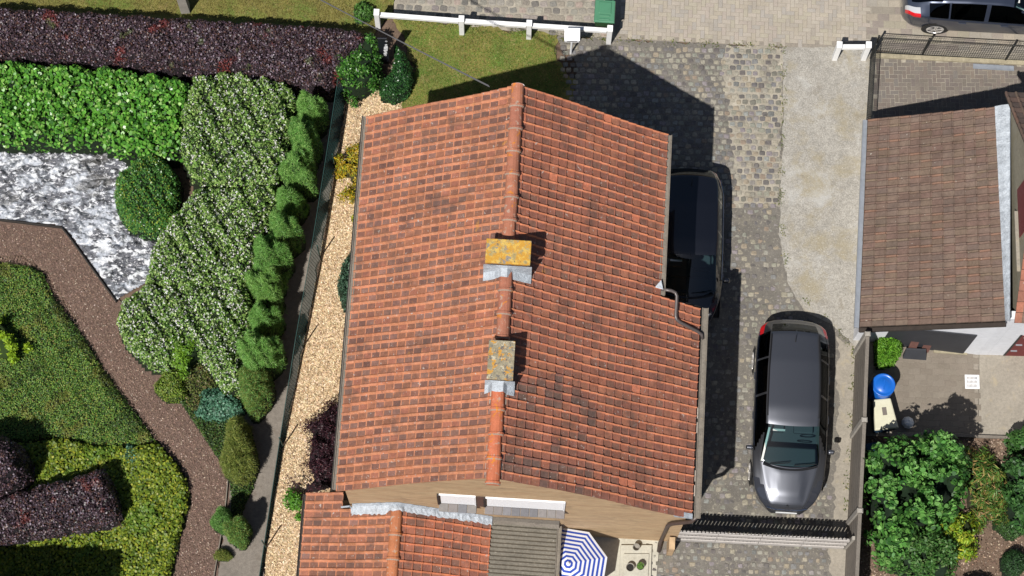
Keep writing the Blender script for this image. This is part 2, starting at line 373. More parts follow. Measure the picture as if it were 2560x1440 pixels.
walkway = sheet('garden_walkway', [(785, 200), (868, 205), (835, 420), (800, 645), (757, 868), (706, 1117), (665, 1370), (650, 1520), (530, 1520), (560, 1330), (580, 1200), (560, 1000), (600, 800), (660, 500), (740, 300)], M['walk'], 0.004, rag=.02)
barkpath = sheet('bark_path', [(-120, 540), (150, 560), (185, 590), (300, 750), (420, 900), (480, 1040), (575, 1180), (575, 1230), (560, 1330), (528, 1520), (380, 1520), (440, 1260), (400, 1100), (250, 900), (120, 680), (60, 640), (-120, 640)], M['bark'], 0.008, rag=.02)
chipbed = sheet('woodchip_bed', [(872, 222), (1000, 225), (1005, 262), (1010, 420), (1100, 420), (1100, 1520), (652, 1520), (667, 1370), (708, 1117), (759, 868), (802, 645), (837, 420)], M['chipbed'], 0.012, rag=.02)
drive = sheet('cobbled_driveway', [(1392, 92), (1545, 98), (1960, 116), (2180, 128), (2170, 860), (2140, 1120), (2120, 1520), (1560, 1520), (1560, 700), (1440, 700), (1440, 160)], M['asphalt'], 0.008, rag=.02)
strip = sheet('pebbled_concrete_strip', [(1958, 118), (2095, 120), (2180, 126), (2172, 300), (2160, 700), (2150, 880), (2085, 815), (2010, 775), (1968, 705), (1950, 600), (1950, 500), (1956, 350)], M['gravelcon'], 0.016, rag=.012)
edgeband = sheet('driveway_edge_concrete', [(2092, 840), (2150, 870), (2140, 1100), (2116, 1520), (2068, 1520), (2080, 1300), (2098, 1100)], M['concrete'], 0.012, rag=.03)
sidewalk = sheet('cobbled_sidewalk', [(985, -120), (1542, -120), (1542, 98), (1392, 88), (1180, 68), (985, 42)], M['jointpale'], 0.0)
herring = sheet('paved_pavement', [(1540, -120), (2174, -120), (2174, 128), (1960, 118), (1540, 98)], M['paverjoint'], 0.012)
pave2 = sheet('street_pavement', [(2172, -120), (2720, -120), (2720, 170), (2172, 124)], M['concrete'], 0.008)
fore = sheet('neighbour_forecourt', [(2178, 128), (2720, 158), (2720, 420), (2170, 420)], M['jointpale'], 0.012)
patio = sheet('neighbour_patio', [(2160, 790), (2449, 790), (2446, 1092), (2165, 1090)], M['paverjoint'], 0.008)
patio2 = sheet('patio_concrete', [(2448, 790), (2720, 790), (2720, 1096), (2445, 1092)], M['concrete'], 0.008)
bed2 = sheet('neighbour_garden_bed', [(2150, 1086), (2720, 1092), (2720, 1520), (2130, 1520)], M['soil'], 0.0)
terrace = sheet('terrace', [(1220, 1310), (1650, 1340), (1634, 1520), (1220, 1520)], M['terrace'], 0.02)

# cobbles -----------------------------------------------------------------
def cobble_variants(n, pal, rmin=.8):
    out = []
    for k in range(n):
        m = 8; a0 = random.random(); ring = []
        for j in range(m):
            t = math.radians((34, 56, 124, 146, 214, 236, 304, 326)[j] + random.uniform(-7, 7)); r = random.uniform(rmin + .06, 1.0)
            x, y = math.cos(t), math.sin(t); q = (abs(x) ** 5 + abs(y) ** 5) ** .2
            ring.append((r * x / q, r * y / q))
        V = [(x, y, -.6) for x, y in ring] + [(x * .93, y * .93, .35) for x, y in ring] + [(x * .72, y * .72, .95) for x, y in ring] + [(0, 0, 1.05)]
        F = [(j, (j + 1) % m, m + (j + 1) % m, m + j) for j in range(m)] + [(m + j, m + (j + 1) % m, 2 * m + (j + 1) % m, 2 * m + j) for j in range(m)] + [(2 * m + j, 2 * m + (j + 1) % m, 3 * m) for j in range(m)]
        c = vary(random.choice(pal), .2)
        out.append((V, F, [c] * len(F)))
    return out
pal_cob = [lit(154, 148, 139), lit(144, 139, 132), lit(132, 128, 122), lit(160, 153, 140), lit(146, 143, 140), lit(160, 148, 130), lit(112, 109, 106), lit(120, 117, 113)]
cv = cobble_variants(26, pal_cob)
items = []; keep = []
dp = UP2([(1400, 104), (1545, 104), (1952, 122), (1950, 350), (1944, 520), (1945, 600), (1962, 705), (2000, 775), (2075, 835), (2090, 1100), (2072, 1300), (2060, 1520), (1600, 1520), (1560, 700), (1460, 700), (1440, 300), (1400, 150)])
P0 = dp.min(0); P1 = dp.max(0)
ny = int((P1[1] - P0[1]) / .158); nx = int((P1[0] - P0[0]) / .168)
for j in range(ny):
    for i in range(nx):
        x = P0[0] + (i + .5 * (j % 2) + random.uniform(-.13, .13)) * .168; y = P0[1] + (j + random.uniform(-.13, .13)) * .158
        p = np.array([[x, y]])
        if not in_poly(p, dp)[0]: continue
        north = y > U(1800, 520)[1]
        edge = x > U(1840, 300)[0]
        lim = (.010, .018) if (north and edge) else ((-.002, .013) if north else (-.016, .011))
        h = random.uniform(*lim)
        if h < -.014: continue
        south = y < U(1800, 1365)[1]
        if south: h = random.uniform(-.005, .012)
        s = random.uniform(.074, .086) * (1.0 if not south else random.uniform(.7, 1.0)); tl_ = .06 if (north and edge) else (.12 if north else .2)
        items.append((TM(x, y, .008 + h - .012, random.uniform(-.12, .12), random.uniform(-tl_, tl_), random.uniform(-tl_, tl_), (s * random.uniform(.9, 1.12), s * random.uniform(.84, 1.0), .018)), random.randrange(26)))
        keep.append(edge and h > 0)
place_pieces(drive, 'cobblestone', cv, M['stone'], items, 300, 'cobblestone_mass', world=True, keep=keep)
# pale mortar between the upright cobbles in the northern apron
sheet('cobble_mortar_patch', [(1815, 112), (1958, 118), (1954, 350), (1948, 518), (1838, 516), (1838, 400), (1822, 330), (1822, 250), (1806, 245), (1806, 180)], M['jointpale'], 0.0105, rag=.03)
# sidewalk setts
sv = cobble_variants(14, [lit(150, 142, 132), lit(136, 130, 122), lit(160, 150, 138), lit(124, 118, 112)], .9)
items = []; sp = UP2([(992, -60), (1536, -60), (1536, 92), (1400, 84), (1180, 64), (992, 34)]); P0 = sp.min(0); P1 = sp.max(0)
for j in range(int((P1[1] - P0[1]) / .2)):
    for i in range(int((P1[0] - P0[0]) / .23)):
        x = P0[0] + (i + .5 * (j % 2) + random.uniform(-.1, .1)) * .23; y = P0[1] + (j + .5 + random.uniform(-.1, .1)) * .2
        if in_poly(np.array([[x, y]]), sp)[0]:
            items.append((TM(x, y, random.uniform(-.012, -.004), random.uniform(-.2, .2), 0, 0, (.112, .096, .018)), random.randrange(14)))
place_pieces(sidewalk, 'paving_sett', sv, M['stone'], items, 300, world=True)

# herringbone pavers
def paver_variants(n, cols, L=.218, W=.107, H=.05, am=.1):
    out = []
    for k in range(n):
        c = vary(random.choice(cols), am); b = .006
        V = [(-L / 2, -W / 2, 0), (L / 2, -W / 2, 0), (L / 2, W / 2, 0), (-L / 2, W / 2, 0)]
        V += [(x, y, H - b) for x, y, _ in V[:4]] + [(x - math.copysign(b, x), y - math.copysign(b, y), H) for x, y, _ in V[:4]]
        F = [(0, 1, 5, 4), (1, 2, 6, 5), (2, 3, 7, 6), (3, 0, 4, 7), (4, 5, 9, 8), (5, 6, 10, 9), (6, 7, 11, 10), (7, 4, 8, 11), (8, 9, 10, 11)]
        out.append((V, F, [c] * 9))
    return out
def herringbone(parent, poly, rz, cols, z, W=.112, gap=.005, limit=300, am=.1):
    L = 2 * W; pv = paver_variants(14, cols, L - gap, W - gap, .05, am); ctr = np.asarray(poly).mean(0); items = []
    ca, sa = math.cos(rz), math.sin(rz)
    for a in range(-60, 61):
        for b in range(-60, 61):
            for o in (0, 1):
                # 90 degree herringbone: cell (a, b) staggers by one unit
                bx = (a * 4 + b) * W * 1.0; by = b * W
                if o == 0: cx, cy, r = bx + W, by + W / 2, 0.0
                else: cx, cy, r = bx + 2 * W + W / 2, by, math.pi / 2
                if o == 1: cy = by + W * 0.0
                x = ctr[0] + cx * ca - cy * sa; y = ctr[1] + cx * sa + cy * ca
                items.append((x, y, r))
    P = np.array([(i[0], i[1]) for i in items]); ok = in_poly(P, poly)
    it = [(TM(x, y, z + random.uniform(-.0025, .002), r + rz), random.randrange(14)) for (x, y, r), k in zip(items, ok) if k]
    place_pieces(parent, 'paver', pv, M['paver'], it, limit, 'paver_mass', world=True)
herringbone(herring, UP2([(1552, -70), (2168, -70), (2168, 104), (1960, 112), (1552, 92)]), math.radians(-2.0), [lit(188, 178, 164), lit(184, 174, 160), lit(178, 170, 160), lit(188, 178, 160)], -.03, am=.05)
herringbone(fore, UP2([(2186, 146), (2700, 168), (2700, 400), (2180, 400)]), math.radians(1.0), [lit(134, 124, 114), lit(128, 119, 111), lit(138, 127, 115), lit(130, 123, 116)], -.0335, limit=300, am=.07)
# larger worn slabs on the street pavement by the car
pv = paver_variants(8, [lit(172, 164, 150), lit(160, 152, 140), lit(178, 168, 150)], .29, .19, .05); items = []
for j in range(9):
    for i in range(20):
        p = U(2182, 118) + np.array([i * .3 + .15 * (j % 2), j * .2 + .05 - i * .004, 0])
        if p[1] > U(2180, 118)[1] - (p[0] - U(2180, 118)[0]) * .06 + .05: items.append((TM(p[0], p[1], -.034 + random.uniform(-.003, .001), 0), random.randrange(8)))
place_pieces(pave2, 'paving_slab', pv, M['paver'], items, 300, world=True)
# neighbour's patio slabs
pv = paver_variants(8, [lit(142, 132, 119), lit(140, 130, 117), lit(145, 135, 122)], .297, .147, .05, .02); items = []
pp = UP2([(2192, 800), (2446, 800), (2443, 1086), (2186, 1086)])
for j in range(22):
    for i in range(12):
        p = pp.min(0) + np.array([(i + .5 * (j % 2)) * .3, j * .15])
        if in_poly(p[None], pp)[0]: items.append((TM(p[0], p[1], -.036 + random.uniform(-.001, .001), -.02), random.randrange(8)))
place_pieces(patio, 'patio_paver', pv, M['patio'], items, 300, world=True)

# ------------------------------------------------------------------ the house
TH = -0.0415282; HN = np.array([0.0444, 2.7630, 0.0])
PE = np.array([math.cos(TH), math.sin(TH), 0]); NO = np.array([-math.sin(TH), math.cos(TH), 0])
PITCH = 0.650831; TP = math.tan(PITCH); CP = math.cos(PITCH); SP = math.sin(PITCH)
LEN, WE, HE = 9.1, 3.5817, 4.5813; HR = HE + WE * TP; W2 = 4.675; HE2 = HR - W2 * TP; YST = -4.0; GY = -9.03
def HL(px, py, z):
    d = U(px, py, z) - HN; return np.array([d @ PE, d @ NO, z])
def GP(px, py, ly):                                     # where a photo point meets the vertical plane local y = ly
    d = FW + RT * ((px - 1280) / FPX) - UP * ((py - 720) / FPX); k = (ly - (CAM - HN) @ NO) / (d @ NO)
    p = CAM + k * d - HN; return np.array([p @ PE, ly, p[2]])
house = thing('house', 'brick house with orange tiled gable roof and two lichen-capped chimneys', 'house', tuple(HN), TH)

# walls: one closed body with gables
wl = MB()
xw, xe, xe2 = -3.42, 3.42, 4.5
def gable_body(mb, x0, x1, y0, y1, xr=0.0, drop=.1):
    z = lambda x: HR - abs(x - xr) * TP - drop
    sec = [(x0, -0.1), (x1, -0.1), (x1, z(x1)), (xr, HR - drop), (x0, z(x0))]
    V = [(x, y0, zz) for x, zz in sec] + [(x, y1, zz) for x, zz in sec]; n = 5
    mb.add(V, [tuple(range(n)), tuple(range(n, 2 * n))[::-1]] + [(i, n + i, n + (i + 1) % n, (i + 1) % n) for i in range(n)])
gable_body(wl, xw, xe, GY, -.12)
z4 = lambda x: HR - x * TP - .1
wl.hexa([(xe, GY, -.1), (xe2, GY, -.1), (xe2, YST - .12, -.1), (xe, YST - .12, -.1)], [(xe, GY, z4(xe)), (xe2, GY, z4(xe2)), (xe2, YST - .12, z4(xe2)), (xe, YST - .12, z4(xe))])
wl.build('wall', M['brick'], house)
# roof deck (under the tiles)
dk = MB(); dz = .05
def slab(mb, x0, x1, y0, y1, sgn, t=.05):
    q = [(sgn * x0, y0), (sgn * x1, y0), (sgn * x1, y1), (sgn * x0, y1)]
    if sgn < 0: q = q[::-1]
    mb.hexa([(x, y, HR - abs(x) * TP - dz - t) for x, y in q], [(x, y, HR - abs(x) * TP - dz) for x, y in q])
slab(dk, 0.0, WE - .03, -LEN + .03, -.03, -1); slab(dk, .002, WE - .03, YST + .001, -.03, 1); slab(dk, .002, W2 - .03, -LEN + .03, YST, 1)
roof = dk.build('roof', M['fascia'], house)

# roof tiles: a flat pan with a raised roll on one side and a lip at the lower end
def tile_variants(n, w, l, rib, pans, lips, rw=.32, rh=.026, lift=.028, inset=True):
    """local: x = down the slope (length l), y = across (width w), z = out of the roof"""
    out = []
    ye = w / 2; yr = ye - rw * w
    for k in range(n):
        cr = vary(random.choice(rib), .1); cp = vary(random.choice(pans), .09); cl = vary(random.choice(lips), .1)
        V = []; F = []; C = []
        def q(a, b, c, d, col): n0 = len(V); V.extend([a, b, c, d]); F.append((n0, n0 + 1, n0 + 2, n0 + 3)); C.append(col)
        zl = lambda x: lift * (x / l + .5)
        x0, x1 = -l / 2, l / 2
        e = .15 * l
        P = lambda x, y, z: (x, y, z + zl(x))
        # pan, with a clean rim around a weathered centre
        yi0, yi1, xi0, xi1 = -ye + .035 * w, yr - .07 * w, x0 + .06 * l, x1 - .09 * l
        if inset:
            q(P(x0, -ye, 0), P(x1, -ye, 0), P(xi1, yi0, -.003), P(xi0, yi0, -.003), cl); q(P(x1, -ye, 0), P(x1, yr, 0), P(xi1, yi1, -.003), P(xi1, yi0, -.003), cl)
            q(P(x1, yr, 0), P(x0, yr, 0), P(xi0, yi1, -.003), P(xi1, yi1, -.003), cl); q(P(x0, yr, 0), P(x0, -ye, 0), P(xi0, yi0, -.003), P(xi0, yi1, -.003), cl)
            q(P(xi0, yi0, -.003), P(xi1, yi0, -.003), P(xi1, yi1, -.003), P(xi0, yi1, -.003), cp)
        else: q(P(x0, -ye, 0), P(x1, -ye, 0), P(x1, yr, 0), P(x0, yr, 0), cp)
        # roll
        pr = [(yr, 0), (yr + .25 * rw * w, rh * .85), (yr + .6 * rw * w, rh), (ye - .02 * w, rh * .55), (ye, .001)]
        for (a, za), (b, zb) in zip(pr[:-1], pr[1:]): q(P(x0, a, za), P(x1, a, za), P(x1, b, zb), P(x0, b, zb), cr)
        # front lip and sides
        q(P(x1, -ye, 0), (x1, -ye, -.012), (x1, yr, -.012), P(x1, yr, 0), cl)
        n0 = len(V); V.extend([P(x1, a, z) for a, z in pr] + [(x1, ye, -.012), (x1, yr, -.012)]); F.append(tuple(range(n0, n0 + 7))[::-1]); C.append(cr)
        q((x0, -ye, -.012), (x1, -ye, -.012), P(x1, -ye, 0), P(x0, -ye, 0), cl)
        q(P(x0, ye, 0), P(x1, ye, 0), (x1, ye, -.012), (x0, ye, -.012), cr)
        out.append((V, F, C))
    return out
ribW = [lit(208, 137, 100, 1.6), lit(202, 132, 96, 1.6), lit(210, 141, 106, 1.6)]
panW = [lit(152, 104, 84, 1.6), lit(144, 99, 82, 1.6), lit(164, 110, 86, 1.6), lit(132, 94, 82, 1.62), lit(176, 114, 90, 1.62), lit(150, 110, 96, 1.62)]
panE = [lit(172, 114, 92, 1.6), lit(162, 107, 88, 1.6), lit(154, 103, 87, 1.6), lit(178, 116, 92, 1.6), lit(150, 106, 90, 1.6)]
ROWS = 45; RW = LEN / ROWS; NC = 18; PCH = WE / NC; TL = PCH / CP
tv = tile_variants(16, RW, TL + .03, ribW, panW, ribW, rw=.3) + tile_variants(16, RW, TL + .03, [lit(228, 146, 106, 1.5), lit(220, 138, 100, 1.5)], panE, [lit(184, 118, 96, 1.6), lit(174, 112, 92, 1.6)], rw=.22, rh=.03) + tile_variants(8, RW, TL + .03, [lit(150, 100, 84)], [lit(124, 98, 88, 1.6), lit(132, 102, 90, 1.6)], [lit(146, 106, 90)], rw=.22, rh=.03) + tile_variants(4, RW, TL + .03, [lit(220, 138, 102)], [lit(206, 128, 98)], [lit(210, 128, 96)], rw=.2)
def tile_items(sgn, ncol, y_from, nrows, ang, zoff, xr=0.0, zr=None, tp=TP, cp=CP, pch=PCH, first=0, kind=None, rw=RW):
    zr = HR if zr is None else zr; its = []
    for r in range(nrows):
        for c in range(first, ncol):
            d = (c + .5) * pch; y = y_from - (r + .5) * rw
            x = xr + sgn * d; z = zr - d * tp + zoff
            m = Matrix.Translation((x, y, z)) @ Matrix.Rotation(0 if sgn > 0 else math.pi, 4, 'Z') @ Matrix.Rotation(ang, 4, 'Y')
            m = Matrix.Translation((0, .018 * math.sin(x * 1.7 + y * .9), .02 * math.sin(y * 1.3 + x * .6) + .008 * math.sin(y * 3.1 - x * 1.1))) @ m @ Matrix.Translation((0, 0, random.uniform(-.004, .004))) @ Matrix.Rotation(random.uniform(-.012, .012), 4, 'Z') @ Matrix.Rotation(random.uniform(-.008, .008), 4, 'X')
            if sgn < 0: m = m @ Matrix.Scale(-1, 4, (0, 1, 0))
            v = kind(sgn, c, r, x, y)
            its.append((np.array(m), v))
    return its
def house_kind(sgn, c, r, x, y):
    if sgn < 0: return random.randrange(16)
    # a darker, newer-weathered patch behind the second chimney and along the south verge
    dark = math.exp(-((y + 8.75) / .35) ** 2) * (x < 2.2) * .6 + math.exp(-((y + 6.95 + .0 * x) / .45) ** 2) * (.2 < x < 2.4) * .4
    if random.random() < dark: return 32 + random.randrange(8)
    if (r == 42 and c in (14, 15)) or random.random() < .006: return 40 + random.randrange(4)
    return 16 + random.randrange(16)
its = tile_items(-1, NC, 0, ROWS, PITCH, -.022, kind=house_kind)
nrN = int(round(-YST / RW))
NC2 = int(round(W2 / PCH))
e_all = tile_items(1, NC2, 0, ROWS, PITCH, -.022, kind=house_kind)
for m, v in e_all:
    if m[0, 3] > WE and m[1, 3] > YST + .02: continue
    its.append((m, v))
# the mirrored west tiles need reversed winding: keep a separate set
west = [i for i in its if i[0][0, 3] < 0]; east = [i for i in its if i[0][0, 3] >= 0]
tvm = [(np.array(v) * np.array([1, -1, 1]), [f[::-1] for f in fs], cs) for v, fs, cs in tv]
west = [(m @ np.diag([1., -1, 1, 1]), len(tv) + v) for m, v in west]
place_pieces(roof, 'roof_tile', tv + tvm, M['tile'], west + east, 300, 'roof_tile_field')

# ridge tiles
def ridge_variant(c, R=.15, l=.57, n=9):
    V = []; F = []; C = []
    for i, (y, r) in enumerate([(-l / 2, R * 1.02), (-l / 2 + .03, R * 1.18), (-l / 2 + .075, R * 1.18), (-l / 2 + .085, R), (l / 2, R * .94)]):
        for j in range(n):
            t = math.pi * (-.08 + 1.16 * j / (n - 1)); V.append((r * math.cos(t), y, r * .8 * math.sin(t)))
    for i in range(4):
        for j in range(n - 1): F.append((i * n + j, i * n + j + 1, (i + 1) * n + j + 1, (i + 1) * n + j)[::-1]); C.append(lit(176, 152, 134, 1.6) if i == 0 else c)
    F.append(tuple(range(n))); C.append(c); F.append(tuple(range(4 * n, 5 * n))[::-1]); C.append(c)
    return V, F, C
rvs = [ridge_variant(vary(lit(192, 124, 98, 1.7), .14)) for _ in range(6)] + [ridge_variant(vary(lit(226, 130, 92, 1.6), .05)) for _ in range(2)]
its = []
for k in range(20):
    y = -.27 - k * .545
    if y < -LEN + .1: break
    if -4.42 < y < -3.85 or -7.0 < y < -6.1: continue
    its.append((TM(random.uniform(-.01, .01), y, HR - .045, random.uniform(-.02, .02)), (6 + k % 2) if y < -7.05 else random.randrange(6)))
place_pieces(roof, 'ridge_tile', rvs, M['ridge'], its, 300)
MB().lathe([(.001, .0), (.1, .0), (.15, -.02)], 12, (0, 0, 0), axis='y').build('ridge_end_cap', M['ridge'], house).location = (0, .01, HR - .02)
# mortar streaks beside the ridge, south end
mo = MB(); 
for s in (-1, 1):
    for k in range(5):
        y = -7.15 - k * .4
        mo.bar((s * .165, y, HR - .13), (s * .17, y - .3, HR - .135), .03, .03)
mo.bar((-.17, -9.08, HR - .14), (.17, -9.08, HR - .14), .05, .05)
mo.build('ridge_mortar', M['mortar'], house)

# chimneys
def chimney(x0, x1, y0, y1, top, capm, label):
    e = empty('chimney', (0, 0, 0), 0, house); e['label'] = label
    cx, cy = (x0 + x1) / 2, (y0 + y1) / 2; w, d = x1 - x0, y1 - y0
    MB().box(cx, cy, HR - w / 2 * TP - .1, w - .1, d - .1, top - .09 - (HR - w / 2 * TP - .1)).build('chimney_stack', M['chimbrick'], e)
    c = MB().box(cx, cy, top - .1, w, d, .1).build('chimney_cap', capm, e, bevel=.012)
    # lead apron on the south side and soakers at the sides
    f = MB(); n = 9; V = []; F = []
    for i in range(n):
        xx = x0 - .04 + (w + .08) * i / (n - 1); zz = HR - abs(xx) * TP + .03
        if abs(xx) < .16: zz = max(zz, HR + .09)
        V += [(xx, y0 + .02, top - .22 if abs(xx - cx) < w * .7 else zz), (xx, y0 - .02, zz + .06), (xx, y0 - .2 + random.uniform(-.015, .015), zz + .006)]
    for i in range(n - 1):
        for k in range(2): F.append((3 * i + k, 3 * i + k + 1, 3 * i + k + 4, 3 * i + k + 3))
    f.add(V, F); f.build('lead_apron', M['lead'], e)
    return e
chimney(-.47, .53, -4.4, -3.84, HR + .46, M['lichen'], 'wide chimney with bright orange lichen on its cap')
chimney(-.27, .31, -7.02, -6.14, HR + .42, M['lichen2'], 'narrow chimney with grey and orange lichen on its cap')

# gutters
def gutter(x, y0, y1, z, w, m, name='gutter'):
    gm = MB(); yc = (y0 + y1) / 2; l = abs(y1 - y0)
    gm.box(x, yc, z - .1, w, l, .03); gm.box(x - w / 2 + .01, yc, z - .069, .02, l - .004, .07); gm.box(x + w / 2 - .01, yc, z - .069, .02, l - .004, .07)
    gm.box(x, yc, z - .066, w - .045, l - .01, .035, c=(1, 1, 1))
    return gm.build(name, m, house)
gutter(-WE - .05, -.0, -LEN + .02, HE + .0, .13, M['zinc'])
MB().box(-WE - .13, -LEN / 2, HE - .16, .025, LEN, .17).build('fascia_board', M['fascia'], house)
gutter(WE + .06, -.02, YST, HE + .0, .15, M['zinc'])
gutter(W2 + .06, YST - .02, -LEN + .02, HE2 + .0, .15, M['zinc'])
# white render patches along the lower eave
wm = MB()
for y in (-6.6, -6.95, -8.1, -8.45): wm.box(W2 - .03, y, HE2 + .02, .02, .26, .015)
wm.build('eave_mortar', M['mortar'], house)
# overflow pipe from the upper gutter to the lower one
zt = lambda x: HR - x * TP + .075
pp_ = [(3.62, -3.86, HE - .02), (3.86, -3.87, HE - .06), (3.96, -3.9, HE - .1), (4.0, -3.98, HE - .12), (4.0, -4.42, zt(4.0)), (4.02, -4.5, zt(4.02)), (4.1, -4.55, zt(4.1)), (4.55, -4.66, zt(4.55)), (4.66, -4.7, zt(4.68)), (4.7, -4.78, HE2 - .02)]
MB().tube(pp_, .04, 10).build('downpipe', M['pipe'], house, smooth=True)
MB().add([(3.46, -3.86, HE + .1), (3.66, -3.9, HE + .1), (3.6, -3.68, HE + .13)], [(0, 1, 2)]).build('lead_corner', M['lead'], house)
# lower-corner flashing and the brown downpipe at the south-east corner
MB().hexa([(4.2, -9.12, HE2 + .15), (4.62, -9.12, HE2 + .0), (4.62, -9.0, HE2 + .0), (4.2, -9.0, HE2 + .15)], [(4.16, -9.12, HE2 + .32), (4.62, -9.12, HE2 + .06), (4.62, -9.0, HE2 + .06), (4.16, -9.0, HE2 + .32)]).build('lead_verge', M['lead'], house)
MB().tube([(4.72, -9.04, HE2 - .1), (4.62, -9.12, HE2 - .3), (4.2, -9.12, HE2 - .75), (4.12, -9.13, HE2 - 1.0), (4.1, -9.13, .3), (4.1, -9.3, .06)], .05, 10).build('downpipe', M['pipebrown'], house, smooth=True)
MB().tube([(1.6, -9.1, 1.15), (4.05, -9.1, 1.0), (4.1, -9.12, .9)], .055, 10).build('waste_pipe', M['pipebrown'], house, smooth=True)
MB().lathe([(.001, .11), (.06, .1), (.1, .06), (.115, 0)], 16, (0, 0, 0)).build('wall_lamp', M['whiteclean'], house, smooth=True)
lm = house.children[-1]; lm.rotation_euler = (math.pi / 2, 0, 0); lm.location = (3.94, GY - .005, 1.66)
# gable verge mortar
for s, xo in ((-1, WE), (1, W2)):
    MB().hexa([(s * .1, GY - .012, HR - .1 * TP - .17), (s * xo * .97, GY - .012, HR - xo * .97 * TP - .17), (s * xo * .97, GY - .001, HR - xo * .97 * TP - .17), (s * .1, GY - .001, HR - .1 * TP - .17)],
              [(s * .1, GY - .012, HR - .1 * TP - .075), (s * xo * .97, GY - .012, HR - xo * .97 * TP - .075), (s * xo * .97, GY - .001, HR - xo * .97 * TP - .075), (s * .1, GY - .001, HR - .1 * TP - .075)]).build('verge_mortar', M['mortar'], house)
# gable windows: white roller shutter, dark reveal, sloping tiled sill
def window(x0, x1, z0, z1):
    w = empty('window', (0, 0, 0), 0, house)
    sh = MB(); n = 14
    for k in range(n):
        za = z0 + (z1 - z0) * k / n; sh.box((x0 + x1) / 2, GY - .012, za, x1 - x0 - .04, .02, (z1 - z0) / n - .006)
    sh.build('roller_shutter', M['whiteclean'], w)
    fr = MB(); fr.box(x0 - .035, GY - .03, z0 - .02, .05, .06, z1 - z0 + .05); fr.build('window_reveal', M['darkreveal'], w)
    MB().box(x1 + .0, GY - .02, z0, .03, .04, z1 - z0).box((x0 + x1) / 2, GY - .02, z1 + .0, x1 - x0 + .02, .04, .03).build('window_frame', M['whiteclean'], w)
    its = []; n = max(4, int((x1 - x0) / .19)); tw = (x1 - x0 + .06) / n
    t = paver_variants(6, [lit(112, 110, 112), lit(100, 100, 104), lit(122, 116, 112)], tw - .012, .2, .03)
    for k in range(n): its.append((TM(x0 - .03 + (k + .5) * tw, GY - .1, z0 - .09, 0, math.radians(24)), random.randrange(6)))
    place_pieces(w, 'sill_tile', t, M['silltile'], its)
    MB().hexa([(x0 - .03, GY - .19, z0 - .16), (x1 + .03, GY - .19, z0 - .16), (x1 + .03, GY, z0 - .16), (x0 - .03, GY, z0 - .16)], [(x0 - .03, GY - .19, z0 - .125), (x1 + .03, GY - .19, z0 - .125), (x1 + .03, GY, z0 - .045), (x0 - .03, GY, z0 - .045)]).build('window_sill', M['mortar'], w)
window(-1.24, -.42, 3.5, 4.55); window(-.17, 1.64, 3.5, 4.5)
MB().box(-.295, GY - .012, 3.34, .17, .02, 1.2).build('window_panel', M['pipebrown'], house)
# brick pillar at the corner by the gate
MB().box(4.36, GY - .2, 0, .14, .3, .95).build('corner_pillar', M['brick'], house)

# ------------------------------------------------------------------ annex
annex = thing('house_annex', 'low annex with small orange tiled roof and corrugated grey lean-to', 'annex', tuple(HN), TH)
AR, AX, AWx, AEx = 2.95, -2.28, -4.52, -.08
AP = math.atan2(AR - 1.82, AX - AWx); ATP = math.tan(AP); YA0 = GY - .06; YA1 = -12.2
MB().hexa([(AWx + .12, YA1, -.1), (1.5, YA1, -.1), (1.5, YA0, -.1), (AWx + .12, YA0, -.1)], [(AWx + .12, YA1, 1.55), (1.5, YA1, 1.45), (1.5, YA0, 1.45), (AWx + .12, YA0, 1.55)]).build('wall', M['brick'], annex)
MB().hexa([(AWx + .12, -8.99, -.1), (xw - .02, -8.99, -.1), (xw - .02, -8.78, -.1), (AWx + .12, -8.78, -.1)], [(AWx + .12, -8.99, 1.6), (xw - .02, -8.99, 1.6), (xw - .02, -8.78, 1.6), (AWx + .12, -8.78, 1.6)]).build('side_wall', M['brick'], annex)
az = lambda x: AR - abs(x - AX) * ATP
ad = MB()
ad.hexa([(AWx + .02, YA1, az(AWx) - .12), (AX, YA1, AR - .12), (AX, YA0, AR - .12), (AWx + .02, YA0, az(AWx) - .12)], [(AWx + .02, YA1, az(AWx) - .05), (AX, YA1, AR - .05), (AX, YA0, AR - .05), (AWx + .02, YA0, az(AWx) - .05)])
ad.hexa([(AX + .002, YA1, AR - .12), (AEx - .01, YA1, az(AEx) - .12), (AEx - .01, YA0, az(AEx) - .12), (AX + .002, YA0, AR - .12)], [(AX + .002, YA1, AR - .05), (AEx - .01, YA1, az(AEx) - .05), (AEx - .01, YA0, az(AEx) - .05), (AX + .002, YA0, AR - .05)])
aroof = ad.build('roof', M['fascia'], annex)
anc = 10; apw = (AX - AWx) / anc; ape = (AEx - AX) / anc
ARW = .205
ak = lambda sgn, c, r, x, y: random.randrange(16) if sgn < 0 else 16 + random.randrange(16)
acp = math.cos(AP)
tva = tile_variants(16, ARW, apw / acp + .03, ribW, panW, ribW, rw=.3) + tile_variants(16, ARW, ape / acp + .03, [lit(232, 142, 100, 1.5), lit(222, 134, 96, 1.5)], panE, [lit(196, 120, 90, 1.6)], rw=.22, rh=.03)
wi = tile_items(-1, anc, YA0, 15, AP, -.022, AX, AR, ATP, acp, apw, kind=ak, rw=ARW)
